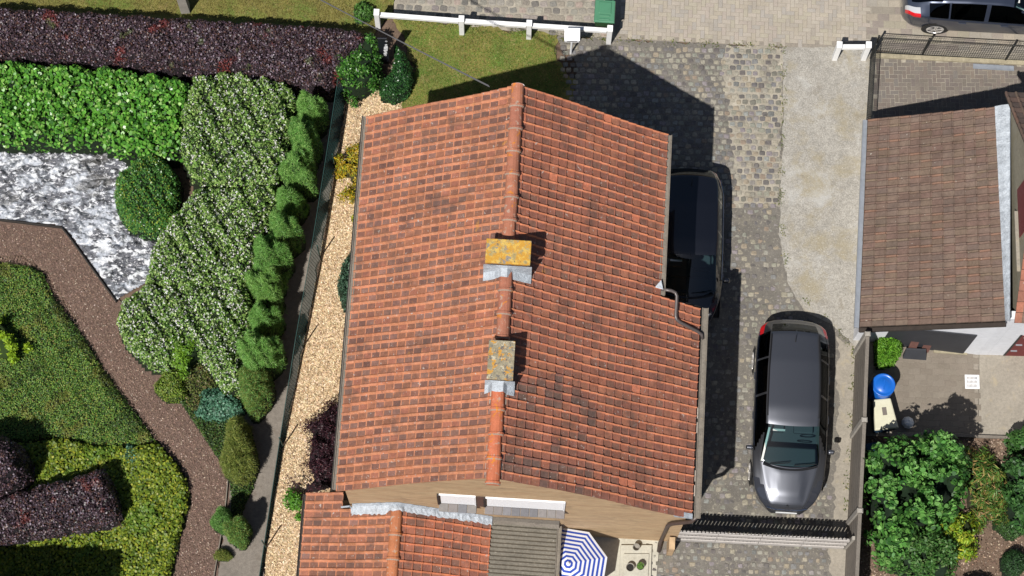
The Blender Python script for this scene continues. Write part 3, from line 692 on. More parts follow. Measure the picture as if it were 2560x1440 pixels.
# the two courses that run on north of the gable beside the main wall
wi += [i for i in tile_items(-1, anc, YA0 + 2 * ARW, 2, AP, -.022, AX, AR, ATP, acp, apw, kind=ak, rw=ARW) if i[0][0, 3] < xw - .1]
ei = tile_items(1, anc, YA0, 15, AP, -.022, AX, AR, ATP, acp, ape, kind=ak, rw=ARW)
tvam = [(np.array(v) * np.array([1, -1, 1]), [f[::-1] for f in fs], cs) for v, fs, cs in tva]
place_pieces(aroof, 'roof_tile', tva + tvam, M['tile'], [(m @ np.diag([1., -1, 1, 1]), len(tva) + v) for m, v in wi] + ei, 300, 'roof_tile_field')
rva = [ridge_variant(vary(lit(206, 132, 90, 1.6), .08), R=.14, l=.62) for _ in range(4)]
place_pieces(aroof, 'ridge_tile', rva, M['ridge'], [(TM(AX, YA0 - .4 - k * .58, AR - .05), k % 4) for k in range(5)])
# corrugated sheet: waves run east-west, the sheet falls to the gutter
V = []; F = []; n = 230; x0, x1 = AEx - .06, 1.53
for i in range(n + 1):
    y = YA0 + (YA1 - YA0) * i / n; w = .022 * math.sin(2 * math.pi * (y / .104))
    V += [(x0, y, az(AEx) - .03 + w), ((x0 + x1) / 2, y, az(AEx) - .1 + w), (x1, y, az(AEx) - .17 + w)]
for i in range(n):
    for k in range(2): F.append((3 * i + k, 3 * i + 3 + k, 3 * i + 4 + k, 3 * i + 1 + k))
MB().add(V, F).build('corrugated_roof', M['fibro'], annex, smooth=True)
def agut(x, y0, y1, z, w, m):
    gm = MB(); yc, l = (y0 + y1) / 2, abs(y1 - y0); gm.box(x, yc, z - .1, w, l, .03); gm.box(x - w / 2 + .01, yc, z - .069, .02, l - .004, .07); gm.box(x + w / 2 - .01, yc, z - .069, .02, l - .004, .07); gm.box(x, yc, z - .066, w - .045, l - .01, .03); gm.build('gutter', m, annex)
agut(1.59, YA0 - .01, YA1, az(AEx) - .16, .11, M['zinc']); agut(AWx - .05, -8.72, YA1, az(AWx) - .02, .1, M['gutterdark'])
# crumpled lead where the annex roof meets the gable
V = []; F = []; n = 60
for i in range(n + 1):
    x = -3.36 + (AEx + .05 + 3.36) * i / n; z = az(x) + .05; k = abs(x - AX) < .15
    j = lambda a: random.uniform(-a, a)
    V += [(x, GY - .008, z + .2 + j(.03)), (x, GY - .05 + j(.012), z + .06 + j(.02)), (x, GY - .13 + j(.02), z + .03 + j(.012) + (.05 if k else 0)), (x, GY - (.25 if x < AX - .2 else .18) + j(.025), z + .012 + (.05 if k else 0))]
for i in range(n):
    for k in range(3): F.append((4 * i + k, 4 * i + k + 1, 4 * i + k + 5, 4 * i + k + 4))
MB().add(V, F).build('lead_flashing', M['lead'], annex)
V = []; F = []
for i in range(31):
    x = AEx + .03 + (1.55 - AEx) * i / 30; V += [(x, GY - .008, az(AEx) + .16 + random.uniform(-.02, .02)), (x, GY - .06, az(AEx) - .0 - .1 * i / 30), (x, GY - .14 + random.uniform(-.02, .02), az(AEx) + .01 - .14 * i / 30)]
for i in range(30):
    for k in range(2): F.append((3 * i + k, 3 * i + k + 1, 3 * i + k + 4, 3 * i + k + 3))
MB().add(V, F).build('mortar_flashing', M['concfence'], annex)
MB().tube([(-3.62, -9.1, az(-3.6) + .16), (-3.42, -9.1, az(-3.4) + .24), (-3.37, -9.12, az(-3.4) + .12), (-3.36, -9.24, az(-3.36) + .06)], .025, 6).build('lead_edge', M['lead'], annex)

# ------------------------------------------------------------------ neighbour's house
ZE, ZT = 1.6, 3.6
nNW, nSW = U(2172, 299, ZE), U(2150, 818, ZE); nNE, nSE = U(2490, 268, ZT), U(2517, 803, ZT)
nb = thing('neighbour_house', 'neighbouring house with brown tiled lean-to roof and white rear wall', 'house', tuple((nNE + nSE) / 2 * np.array([1, 1, 0])))
def NQ(u, v):      # u west->east up the slope, v north->south
    return (nNW * (1 - u) + nNE * u) * (1 - v) + (nSW * (1 - u) + nSE * u) * v
dn = np.array([0, 0, 1.0])
MB().hexa([NQ(0, 1) - dn * .2, NQ(1, 1) - dn * .2, NQ(1, 0) - dn * .2, NQ(0, 0) - dn * .2], [NQ(0, 1) - dn * .14, NQ(1, 1) - dn * .14, NQ(1, 0) - dn * .14, NQ(0, 0) - dn * .14]).build('roof', M['fascia'], nb, world=True)
nroof = nb.children[-1]
nC, nR = 12, 27; L0 = np.linalg.norm(NQ(1, .5) - NQ(0, .5)) / nC; Wd = np.linalg.norm(NQ(.5, 1) - NQ(.5, 0)) / nR
palN = [lit(138, 114, 101, 1.55), lit(132, 110, 98, 1.55), lit(135, 115, 101, 1.55), lit(146, 115, 98, 1.55), lit(128, 109, 98, 1.55), lit(134, 115, 99, 1.55)]
nv = tile_variants(22, 1.0, 1.0, palN, palN, palN, rw=.3, rh=.02, lift=.022, inset=False)
# unit tiles: the roll keeps a real height
its = []
for c in range(nC):
    for r in range(nR):
        u, v = 1 - (c + .5) / nC, (r + .5) / nR
        p = NQ(u, v); ax = (NQ(u - .04, v) - NQ(u + .04, v)); ax /= np.linalg.norm(ax); ay = NQ(u, v - .04) - NQ(u, v + .04); ay /= np.linalg.norm(ay)
        az_ = np.cross(ax, ay); az_ /= np.linalg.norm(az_)
        m = np.eye(4); m[:3, 0] = ax * (L0 + .03); m[:3, 1] = ay * Wd; m[:3, 2] = az_ * 1.0
        m[:3, 3] = p - np.array(nb.location) + az_ * (-.02 + random.uniform(-.004, .004))
        its.append((m, random.randrange(22)))
place_pieces(nroof, 'roof_tile', nv, M['tileN'], its, 300, 'roof_tile_field')
# lead flashing up against the taller wall, folded over every course
wN, wS = U(2523, 262, ZT + .15), U(2523, 806, ZT + .15)
V = []; F = []; n = 54
for i in range(n + 1):
    t = i / n; a = NQ(.985, t); b = wN * (1 - t) + wS * t; w = .03 * math.sin(2 * math.pi * t * 27) + random.uniform(-.012, .012)
    V += [a + dn * (.075 + w), a * .5 + b * .5 + dn * (.085 + w), b + dn * (.06 + w * .5), b + dn * .14]
for i in range(n):
    for k in range(3): F.append((4 * i + k, 4 * i + 4 + k, 4 * i + 5 + k, 4 * i + 1 + k))
MB().add(V, F).build('lead_flashing', M['lead'], nb, world=True)
# gutter and west wall
gw = MB(); d_ = np.array([-.07, 0, 0])
for q0, q1, w_, h_ in ((0, 1, .1, .05),): gw.bar(NQ(0, 0) + d_ - dn * .06, NQ(0, 1) + d_ - dn * .06, .1, .05)
gw.build('gutter', M['galv'], nb, world=True)
MB().bar(NQ(0, 0) - dn * .08 + np.array([-.13, 0, 0]), NQ(0, 1) - dn * .08 + np.array([-.13, 0, 0]), .02, .12).build('gutter_lip', M['galv'], nb, world=True)
def wallq(a, b, za0, zb0, za1, zb1, t, name, m, inward):
    a, b = np.array(a), np.array(b); i_ = np.array(inward) * t
    q = [a, b, b + i_, a + i_]
    MB().hexa([(*p[:2], z) for p, z in zip(q, (za0, zb0, zb0, za0))], [(*p[:2], z) for p, z in zip(q, (za1, zb1, zb1, za1))]).build(name, m, nb, world=True)
ws0, ws1 = NQ(.02, .985), NQ(1.0, .985); wn0 = NQ(.02, .015)
wallq(wn0, ws0, 0, 0, wn0[2] - .2, ws0[2] - .2, .2, 'west_wall', M['whitewall'], (1, 0, 0))
wallq(ws0 + np.array([.21, 0, 0]), ws1, 0, 0, ws0[2] - .06, ws1[2] - .2, .2, 'rear_wall', M['whitewall'], (0, 1, 0))
wallq(ws1 + np.array([.002, 0, 0]), np.array([wN[0] + .02, ws1[1], 0]), 0, 0, ws1[2] - .1, ws1[2] - .1, .2, 'rear_wall', M['whitewall'], (0, 1, 0))
wn1 = NQ(1.0, .02)
wallq(NQ(.05, .02), wn1, 0, 0, ws0[2] - .1, wn1[2] - .2, .2, 'front_wall', M['render'], (0, -1, 0))
# main block with a west gable
bx = wN[0] + .02; yN, yS = U(2522, 238, 3.9)[1], ws1[1] - .1; ze = 3.9; zr = ze + (yN - yS) / 2 * math.tan(math.radians(44)); ym = (yN + yS) / 2
MB().add([(bx, yS + .12, 0), (bx, yN - .12, 0), (bx, yN - .12, ze), (bx, ym, zr - .12), (bx, yS + .12, ze)] + [(bx + 5, yS + .12, 0), (bx + 5, yN - .12, 0), (bx + 5, yN - .12, ze), (bx + 5, ym, zr - .12), (bx + 5, yS + .12, ze)],
         [(0, 1, 2, 3, 4)[::-1], (5, 6, 7, 8, 9), (0, 5, 6, 1)[::-1], (1, 6, 7, 2)[::-1], (2, 7, 8, 3)[::-1], (3, 8, 9, 4)[::-1], (4, 9, 5, 0)[::-1]]).build('main_block', M['render'], nb, world=True)
MB().hexa([(bx - .02, ym - .9, 4.2), (bx - .001, ym - .9, 4.2), (bx - .001, ym + .3, 4.2), (bx - .02, ym + .3, 4.2)], [(bx - .02, ym - .9, 5.2), (bx - .001, ym - .9, 5.2), (bx - .001, ym + .3, 5.2), (bx - .02, ym + .3, 5.2)]).build('gable_panel', M['reddoor'], nb, world=True)
MB().box(bx - .02, ym - .95, 4.05, .12, 1.5, .05).build('gable_sill', M['concrete'], nb, world=True)
Lh = (yN - yS) / 2 / math.cos(math.radians(44)) + .12; ang = math.radians(44)
for s, yo, nm in ((1, yN, 'north'), (-1, yS, 'south')):
    MB().hexa([(bx - .12, yo + s * .06, ze - .16), (bx + 5, yo + s * .06, ze - .16), (bx + 5, ym, zr - .1), (bx - .12, ym, zr - .1)], [(bx - .12, yo + s * .06, ze - .08), (bx + 5, yo + s * .06, ze - .08), (bx + 5, ym, zr - .02), (bx - .12, ym, zr - .02)]).build('upper_roof', M['fascia'], nb, world=True)
    rf = nb.children[-1]; its = []
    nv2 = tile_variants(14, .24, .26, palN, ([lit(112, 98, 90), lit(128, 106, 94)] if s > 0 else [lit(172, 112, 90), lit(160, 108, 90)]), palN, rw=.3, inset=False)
    for c in range(14):
        for r in range(8):
            f_ = (c + .5) / 14; y = ym + s * (abs(yo - ym) + .08) * f_; z = zr - .0 - (zr - ze + .06) * f_
            m = Matrix.Translation((bx - .02 + r * .24 - nb.location.x, y - nb.location.y, z)) @ Matrix.Rotation(s * math.pi / 2, 4, 'Z') @ Matrix.Rotation(ang, 4, 'Y')
            its.append((np.array(m), random.randrange(14)))
    place_pieces(rf, 'roof_tile', nv2, M['tileN'], its, 90, 'roof_tile_field')
# rear wall: dark garage panel, red door, boards and slabs leaning beside it
def on_rear(t, z, off=.0):
    p = (ws0 + np.array([.21, 0, 0])) * (1 - t) + ws1 * t; return np.array([p[0], p[1] - off, z])
sb = MB(); a, b = on_rear(.17, 0, .03), on_rear(.88, 0, .03)
sb.hexa([a, b, b + [0, .028, 0], a + [0, .028, 0]], [a + dn * 1.7, b + dn * 1.85, b + dn * 1.85 + [0, .028, 0], a + dn * 1.7 + [0, .028, 0]]).build('garage_panel', M['darkdoor'], nb, world=True)
a = np.array([ws1[0] + .72, yS + .085, 0]); b = a + np.array([1.0, 0, 0])
wallq((bx + .004, yS + .1, 0), (bx + 3, yS + .1, 0), 0, 0, ze - .2, ze - .2, .015, 'rear_wall', M['whitewall'], (0, 1, 0))
MB().hexa([a - [.05, 0, 0], a, a + [0, .028, 0], a + [-.05, .028, 0]], [a + [-.05, 0, 2.05], a + [0, 0, 2.05], a + [0, .028, 2.05], a + [-.05, .028, 2.05]]).build('door_frame', M['black'], nb, world=True)
dr = MB().hexa([a, b, b + [0, .028, 0], a + [0, .028, 0]], [a + dn * 2, b + dn * 2, b + dn * 2 + [0, .028, 0], a + dn * 2 + [0, .028, 0]]).build('door', M['reddoor'], nb, world=True)
for zz in (.55, 1.15): 
    h_ = MB().box(a[0] + .1, a[1] - .015, zz, .16, .03, .03).build('door_handle', M['galv'], dr); h_.location = -np.array(nb.location)
MB().box(a[0] + .45, a[1] - .02, 1.88, .8, .02, .1).build('door_grille', M['concrete'], nb, world=True)
ghat = MB(); q0, q1 = NQ(0, 1.0) - dn * .12, NQ(1, 1.0) - dn * .12
ghat.bar(q0 - np.array([0, .05, 0]), q1 - np.array([0, .05, 0]), .1, .08).build('rear_gutter', M['gutterdark'], nb, world=True)
for k, px in enumerate((2276, 2310)):
    p = U(px, 862, 0); p[1] = on_rear(.2, 0)[1] - .2; q = np.array([p[0] + .02, on_rear(.2, 0)[1] - .04, .85])
    tag(MB().bar(p + [0, 0, .02], q, .2, .03).build('leaning_board', M['redboard']), ['left of two reddish boards leaning on the neighbour\'s white wall', 'right of two reddish boards leaning beside the dark garage panel'][k], 'board', 'boards leaning on the rear wall')
p = U(2280, 866, .0); p[1] = on_rear(.2, 0)[1] - .3; tag(MB().hexa([p + [-.25, -.1, 0], p + [.35, -.13, 0], p + [.35, -.03, 0], p + [-.25, 0, 0]], [p + [-.2, .08, .28], p + [.3, .06, .3], p + [.3, .1, .3], p + [-.2, .12, .28]]).build('dark_slab', M['darkdoor']), 'dark grey slab lying at the foot of the leaning boards', 'slab')
q = U(2375, 879, 0); q[1] = on_rear(.5, 0)[1] - .12; tag(MB().box(q[0], q[1], .006, .85, .07, .05, -.05).build('doorstep', M['kerb']), 'pale timber threshold in front of the dark garage panel', 'threshold')

# drain grate on the patio
p = U(2430, 955, 0); dg = thing('drain_grate', 'white slotted drain grate set in the neighbour\'s patio', 'drain grate', (p[0], p[1], .012))
gm = MB(); gm.box(0, -.16, 0, .36, .04, .014).box(0, .16, 0, .36, .04, .014).box(-.16, 0, 0, .04, .28, .014).box(.16, 0, 0, .04, .28, .014).box(0, -.05, 0, .28, .02, .014).box(0, .05, 0, .28, .02, .014).build('frame', M['whiteclean'], dg)
for k in range(9): MB().box(-.13 + k * .0325, 0, .001, .015, .28, .012).build('slat', M['whiteclean'], dg)
MB().box(0, 0, -.003, .28, .28, .002).build('sump', M['black'], dg)
# low kerb at the south edge of the patio
a, b = U(2330, 1088, 0), U(2545, 1096, 0)
tag(MB().bar(a + dn * .04, b + dn * .04, .07, .1).build('patio_kerb', M['concfence']), 'thin grey kerb between the patio and the planting bed', 'kerb')
# galvanised strip on the forecourt
a, b = U(2432, 167, 0), U(2534, 173, 0); tg = thing('metal_channel', 'pale galvanised metal channel lying on the forecourt paving', 'metal strip', tuple((a + b) / 2))
for off, w_, h_ in ((0, .1, .012), (-.058, .02, .03), (.058, .02, .03)):
    MB().bar(a + [0, off, .03 + h_ / 2], b + [0, off, .03 + h_ / 2], w_, h_).build('flange' if off else 'web', M['galv'], tg, world=True)

# ------------------------------------------------------------------ black wire fence
def wire_fence(name, label, pts, posts, h, spacing=.06, m=M['wire'], lines=None, rise=True):
    t = thing(name, label, 'fence', tuple(pts[0]))
    for p in posts: MB().tube([p, p + dn * h], .028, 8).lathe([(.034, h - .01), (.034, h + .03), (.001, h + .045)], 8, p).build('post', m, t, world=True)
    ms = MB()
    for a, b in zip(pts[:-1], pts[1:]):
        L = np.linalg.norm(b - a); n = int(L / spacing); nz = lines or int(h / (spacing * 1.6))
        for k in range(n + 1):
            p = a + (b - a) * k / n; ms.bar(p + dn * .03, p + dn * (h - .02), .006, .006)
        for k in range(nz + 1):
            z = .03 + (h - .06) * k / nz; ms.bar(a + dn * z, b + dn * z, .006 if 0 < k < nz else .02, .006 if 0 < k < nz else .02)
    ms.build('wire_mesh', m, t, world=True); return t
fa, fb, fc = U(2180, 131, 0), U(2700, 160, 0), U(2165, 320, 0)
wire_fence('wire_mesh_fence', 'black wire mesh fence along the pavement beside the dark blue car', [fa, fb], [U(2182, 129, 0), U(2306, 136, 0), U(2513, 151, 0)], 1.05)
wire_fence('wire_mesh_fence', 'black wire mesh fence running from the white railing to the brown lean-to roof', [fa - np.array([.04, .06, 0]), fc], [U(2176, 146, 0)], 1.0)
a, b = U(2184, 140, 0), U(2700, 166, 0)
tag(MB().bar(a + dn * .03, b + dn * .03, .12, .07).build('fence_kerb', M['kerb']), 'beige concrete kerb at the foot of the black wire fence', 'kerb')

# ------------------------------------------------------------------ white concrete railings
def railing(name, label, pts, w=.13):
    t = thing(name, label, 'railing', tuple(pts[0]))
    for p in pts:
        m = MB(); m.box(p[0], p[1], 0, w, .15, .93, -.03).box(p[0], p[1], .93, w + .02, .18, .06, -.03, taper=.97).build('post', M['whitepaint'], t, world=True, bevel=.008)
    for a, b in zip(pts[:-1], pts[1:]):
        d = (b - a) / np.linalg.norm(b - a); MB().bar(a + d * .08 + dn * .8, b - d * .08 + dn * .8, .11, .13).build('rail', M['whitepaint'], t, world=True, bevel=.01)
    return t
railing('concrete_railing', 'long white concrete railing with four posts along the front lawn', [U(946, 66, 0), U(1155, 82, 0), U(1322, 93, 0), U(1521, 106, 0)])
railing('concrete_railing', 'short white concrete railing of two posts at the mouth of the driveway', [U(2086, 146, 0), U(2158, 146, 0)])

# ------------------------------------------------------------------ mailbox
p = U(1427, 134, 0); t = thing('mailbox', 'white mailbox on a thin white post beside the railing', 'mailbox', tuple(p))
MB().tube([(0, 0, 0), (0, 0, 1.0)], .027, 10).build('post', M['whiteclean'], t)
MB().box(0, .06, 1.0, .38, .3, .16).build('box', M['whiteclean'], t, bevel=.012)
MB().hexa([(-.2, -.11, 1.162), (.2, -.11, 1.162), (.2, .225, 1.162), (-.2, .225, 1.162)], [(-.2, -.11, 1.175), (.2, -.11, 1.175), (.2, .225, 1.22), (-.2, .225, 1.22)]).build('lid', M['whiteclean'], t)
MB().box(.0, -.095, 1.09, .26, .012, .02).build('slot', M['black'], t)
MB().tube([(-.1, .02, .0), (-.2, .1, .02), (-.24, .02, .02), (-.16, -.08, .02)], .008, 6).build('wire_loop', M['cable'], t)

# ------------------------------------------------------------------ black name board with white lettering
p = U(966, 158, 0); t = thing('name_board', 'black upright board with white vertical lettering behind the glossy green bush', 'sign', tuple(p))
MB().box(-.03, 0, 0, .24, .035, 1.75).build('board', M['slate'], t, bevel=.005)
lt = MB()
for z, w_, sl in ((1.34, .05, .5), (1.24, .07, -.4), (1.15, .1, .2), (1.06, .1, -.15), (.96, .1, .3), (.86, .06, -.5), (.76, .09, .5), (.68, .05, -.6), (.6, .06, -.4)):
    lt.bar((.06 - .35 * (1.34 - z) * .25 - w_ / 2, -.021, z - sl * .03), (.06 - .35 * (1.34 - z) * .25 + w_ / 2, -.021, z + sl * .03), .006, .045)
lt.lathe([(.001, .01), (.028, .01), (.028, 0)], 10, (.07, -.022, 1.58), axis='y').build('lettering', M['whiteclean'], t)

# ------------------------------------------------------------------ wheelie bin
p = U(1508, 82, 0); t = thing('wheelie_bin', 'green wheelie bin standing behind the white railing', 'bin', (p[0], p[1] + .22, 0), -.05)
bd = MB(); bd.hexa([(-.2, -.24, .06), (.2, -.24, .06), (.2, .22, .06), (-.2, .22, .06)], [(-.25, -.32, .98), (.25, -.32, .98), (.25, .28, .98), (-.25, .28, .98)]).build('body', M['greenbin2'], t, bevel=.03)
li = MB(); li.hexa([(-.275, -.35, .985), (.275, -.35, .985), (.275, .28, .985), (-.275, .28, .985)], [(-.255, -.33, 1.03), (.255, -.33, 1.03), (.25, .26, 1.06), (-.25, .26, 1.06)])
li.hexa([(-.17, -.12, 1.045), (.17, -.12, 1.045), (.17, .22, 1.062), (-.17, .22, 1.062)], [(-.15, -.1, 1.062), (.15, -.1, 1.062), (.15, .2, 1.078), (-.15, .2, 1.078)])
lid = li.build('lid', M['greenbin'], t, bevel=.02)
MB().box(0, -.17, 1.042, .27, .05, .022).box(0, -.27, 1.036, .27, .04, .02).build('lid_rib', M['greenbin'], t, bevel=.008)
MB().tube([(-.2, .36, .97), (.2, .36, .97)], .02, 8).bar((-.19, .28, .97), (-.19, .36, .97), .03, .03).bar((.19, .28, .97), (.19, .36, .97), .03, .03).build('handle', M['greenbin'], t)
for s in (-1, 1): MB().lathe([(.001, -.025), (.1, -.025), (.1, .025), (.001, .025)], 16, (0, 0, 0), axis='y').build('wheel', M['rubber'], t).location = (s * .22, .24, .1); t.children[-1].rotation_euler = (0, 0, math.pi / 2)

# ------------------------------------------------------------------ concrete slab fence
bp = [U(2139, 884, 0), U(2131, 1092, 0), U(2120, 1312, 0), U(2109, 1535, 0)]; FH = 1.95
t = thing('concrete_fence', 'grey concrete slab fence with pale posts between driveway and neighbour\'s garden', 'fence', tuple(bp[0]))
for p in bp: MB().box(p[0], p[1], 0, .14, .12, FH + .06, 0).box(p[0], p[1], FH + .06, .12, .1, .03, 0, taper=.8).build('post', M['concpost'], t, world=True, bevel=.006)
ends = [bp[0]] + bp[1:]
for a, b in zip(bp[:-1], bp[1:]):
    d = (b - a) / np.linalg.norm(b - a); n = 6
    for k in range(n):
        z = .02 + k * FH / n; MB().bar(a + d * .07 + dn * (z + FH / n / 2 - .004), b - d * .07 + dn * (z + FH / n / 2 - .004), .045, FH / n - .014).build('slab', M['concfence'], t, world=True, bevel=.006)
    MB().bar(a + d * .07 + dn * (FH + .03), b - d * .07 + dn * (FH + .03), .09, .05).build('coping', M['concfence'], t, world=True, bevel=.006)
# short return panel towards the lean-to
q = NQ(0, 1.0); 

# ------------------------------------------------------------------ slatted gate across the driveway
ga, gb = U(1678, 1349, 0), U(2106, 1370, 0); GHt = 1.3
t = thing('slatted_gate', 'pale weathered slatted wooden gate across the driveway behind the grey estate car', 'gate', tuple(ga))
gd = (gb - ga) / np.linalg.norm(gb - ga); gl = np.linalg.norm(gb - ga); gn = np.array([gd[1], -gd[0], 0])
ns = 46
for k in range(ns):
    p = ga + gd * (gl * (k + .5) / ns); MB().bar(p + dn * .08, p + dn * (GHt - random.uniform(0, .015)), .066, .02).build('slat', M['wood'], t, world=True)
for z in (.24, .7, 1.16):
    for i in range(4):
        MB().bar(ga + gd * (gl * i / 4 + .006) + gn * .034 + dn * (z + random.uniform(-.008, .008)), ga + gd * (gl * (i + 1) / 4 - .006) + gn * .034 + dn * z, .028, .22).build('rail', M['wood'], t, world=True)
MB().bar(gb + gd * .07, gb + gd * .07 + dn * 1.5, .09, .09).build('post', M['concpost'], t, world=True)

# ------------------------------------------------------------------ parasol, well cover, pots
p = U(1421, 1409, 1.56); R_ = .98
t = thing('parasol', 'blue and white striped octagonal parasol beside the corrugated roof', 'parasol', (p[0], p[1], 0), math.radians(14))
cn = MB(); nb_ = 17
blue, wht = lit(56, 86, 190, 1.25), (.78, .79, .83)
for k in range(nb_):
    r0, r1 = R_ * k / nb_, R_ * (k + 1) / nb_
    if k == 0: r0 = .002
    zf = lambda r: 1.56 - .4 * (r / R_) ** 1.15
    for j in range(8):
        a0, a1 = 2 * math.pi * j / 8, 2 * math.pi * (j + 1) / 8
        mid = .5 * (a0 + a1); sg = lambda r: zf(r) - .02 * (r / R_)
        P_ = lambda r, a: (r * math.cos(a), r * math.sin(a), zf(r)); c = blue if k % 2 == 1 else wht
        pm0 = (r0 * math.cos(mid) * .924, r0 * math.sin(mid) * .924, zf(r0) - .015 * r0 / R_); pm1 = (r1 * math.cos(mid) * .924, r1 * math.sin(mid) * .924, zf(r1) - .015 * r1 / R_)
        cn.add([P_(r0, a0), P_(r1, a0), pm1, pm0], [(0, 1, 2, 3)], c); cn.add([pm0, pm1, P_(r1, a1), P_(r0, a1)], [(0, 1, 2, 3)], c)
cn.build('canopy', M['stripeB'], t)
MB().lathe([(.001, .06), (.022, .05), (.03, .02), (.03, -.01)], 12, (0, 0, 1.565)).build('finial', M['whiteclean'], t)
MB().tube([(0, 0, .02), (0, 0, 1.56)], .02, 10).build('pole', M['galv'], t)
for j in range(8):
    a0 = 2 * math.pi * j / 8; MB().tube([(0, 0, 1.53), (R_ * math.cos(a0), R_ * math.sin(a0), 1.145)], .006, 5).build('rib', M['galv'], t)
MB().lathe([(.25, .0), (.25, .05), (.06, .09), (.04, .3), (.03, .3)], 20, (0, 0, .02)).build('base', M['concfence'], t)
a, b, c, d = U(1552, 1362, .12), U(1630, 1362, .12), U(1626, 1500, .12), U(1546, 1500, .12)
t = thing('well_cover', 'cream concrete cistern cover with a raised lid on the terrace', 'cistern cover', (a[0], a[1], .02))
MB().hexa([(*q[:2], .021) for q in (d, c, b, a)], [(*q[:2], .1) for q in (d, c, b, a)]).build('slab', M['terrace'], t, world=True, bevel=.01)
a2, b2, c2, d2 = U(1560, 1384, .16), U(1623, 1384, .16), U(1618, 1500, .16), U(1554, 1500, .16)
MB().hexa([(*q[:2], .1) for q in (d2, c2, b2, a2)], [(*q[:2], .14) for q in (d2, c2, b2, a2)]).build('lid', M['terrace'], t, world=True, bevel=.008)
def pot(x, y, z0, r, h, label, fill, name='flower_pot', cat='pot'):
    q = U(x, y, z0); t = thing(name, label, cat, tuple(q))
    MB().lathe([(r * .8, 0), (r, h), (r * 1.06, h), (r * 1.06, h - .02), (r * .9, h - .02), (r * .78, .02), (.001, .02)], 20).build('pot', M['potclay'], t, smooth=True)
    if fill: MB().lathe([(r * .88, h - .05), (.001, h - .04)], 16).build('soil', M['potsoil'], t)
    return t
pot(1590, 1370, .1, .085, .16, 'open grey ring of pot near the house wall on the cistern cover', False)
pot(1575, 1420, .14, .1, .15, 'flower pot holding bare dark soil on the cistern cover', True)
gp = pot(1600, 1418, .14, .095, .2, 'flower pot with a small green plant on the cistern cover', True)
V = []; F = []
for k in range(60):
    a_ = random.random() * 6.28; r = random.uniform(.01, .075); x, y = r * math.cos(a_), r * math.sin(a_); z = random.uniform(.16, .24); s = .025; n0 = len(V)
    V += [(x - s, y - s, z), (x + s, y - s * .3, z + .01), (x + s * .8, y + s, z), (x - s * .4, y + s, z - .01)]; F.append((n0, n0 + 1, n0 + 2, n0 + 3))
link('leaves', new_mesh('leaves', V, F, M['leaf'], [vary(lit(104, 140, 70), .3) for _ in F]), gp)

# ------------------------------------------------------------------ barrel and boxes on the neighbour's patio
p = U(2209, 962, .95); t = thing('barrel', 'blue plastic barrel with round lid against the concrete fence', 'barrel', (p[0], p[1], 0))
MB().lathe([(.26, .01), (.28, .05), (.3, .3), (.3, .6), (.28, .88), (.27, .93)], 28).build('body', M['blue'], t, smooth=True)
MB().lathe([(.29, .9), (.295, .95), (.27, .965), (.25, .945), (.19, .945), (.17, .96), (.001, .965)], 28).build('lid', M['blue'], t, smooth=True)
MB().bar((.0, -.13, .975), (.03, .14, .975), .035, .02).build('lid_handle', M['blue'], t, bevel=.006)
p = U(2212, 1034, .7); t = thing('storage_box', 'cream plastic box with dark oblong recess beside the blue barrel', 'box', (p[0], p[1], 0), .12)
MB().hexa([(-.24, -.33, .01), (.24, -.33, .01), (.22, .33, .01), (-.22, .33, .01)], [(-.29, -.38, .6), (.29, -.38, .6), (.22, .38, .6), (-.24, .38, .6)]).build('tub', M['bluebox'], t, bevel=.02)
MB().hexa([(-.31, -.4, .605), (.31, -.4, .605), (.22, .4, .605), (-.24, .4, .605)], [(-.29, -.38, .7), (.29, -.38, .7), (.2, .38, .7), (-.22, .38, .7)]).build('lid', M['cream'], t, bevel=.03)
MB().box(-.0, .06, .701, .11, .2, .012).build('recess', M['greynode'], t, bevel=.005)
p = U(2268, 1058, 0); t = thing('white_bag', 'crumpled white bag on the patio in the shrub\'s shadow', 'bag', tuple(p))
MB().lathe([(.12, 0), (.16, .08), (.11, .17), (.05, .2), (.001, .19)], 9).build('sack', M['whitepaint'], t)
p = U(2180, 1122, .4); tag(MB().box(p[0], p[1], 0, .28, .3, .42, .2).build('blue_crate', M['bluebox'], bevel=.01), 'small dark blue crate against the concrete fence above the leafy shrub', 'crate')

# ------------------------------------------------------------------ utility pole and cables
p = U(464, 24, 0); t = thing('utility_pole', 'grey concrete utility pole standing in the verge lawn behind the purple hedge', 'pole', tuple(p))
MB().box(0, 0, 0, .24, .24, 8.5, 0.1, taper=.6).build('shaft', M['concpost'], t, bevel=.01)
MB().box(0, 0, 8.1, 1.1, .1, .1, .3).build('crossarm', M['concpost'], t)
for k, (a, b, sag) in enumerate(((U(500, -160, 7.6), U(1222, 214, 6.2), .1), (U(500, -166, 7.55), U(1224, 217, 6.1), .14))):
    pts = [a + (b - a) * s_ - dn * sag * math.sin(math.pi * s_) for s_ in np.linspace(0, 1, 25)]
    tag(MB().tube(pts, .012, 6).build('service_cable', M['cable']), ['upper of two thin grey cables running to the roof\'s north gable', 'lower of two thin grey cables running to the roof\'s north gable'][k], 'cable', 'service cables')

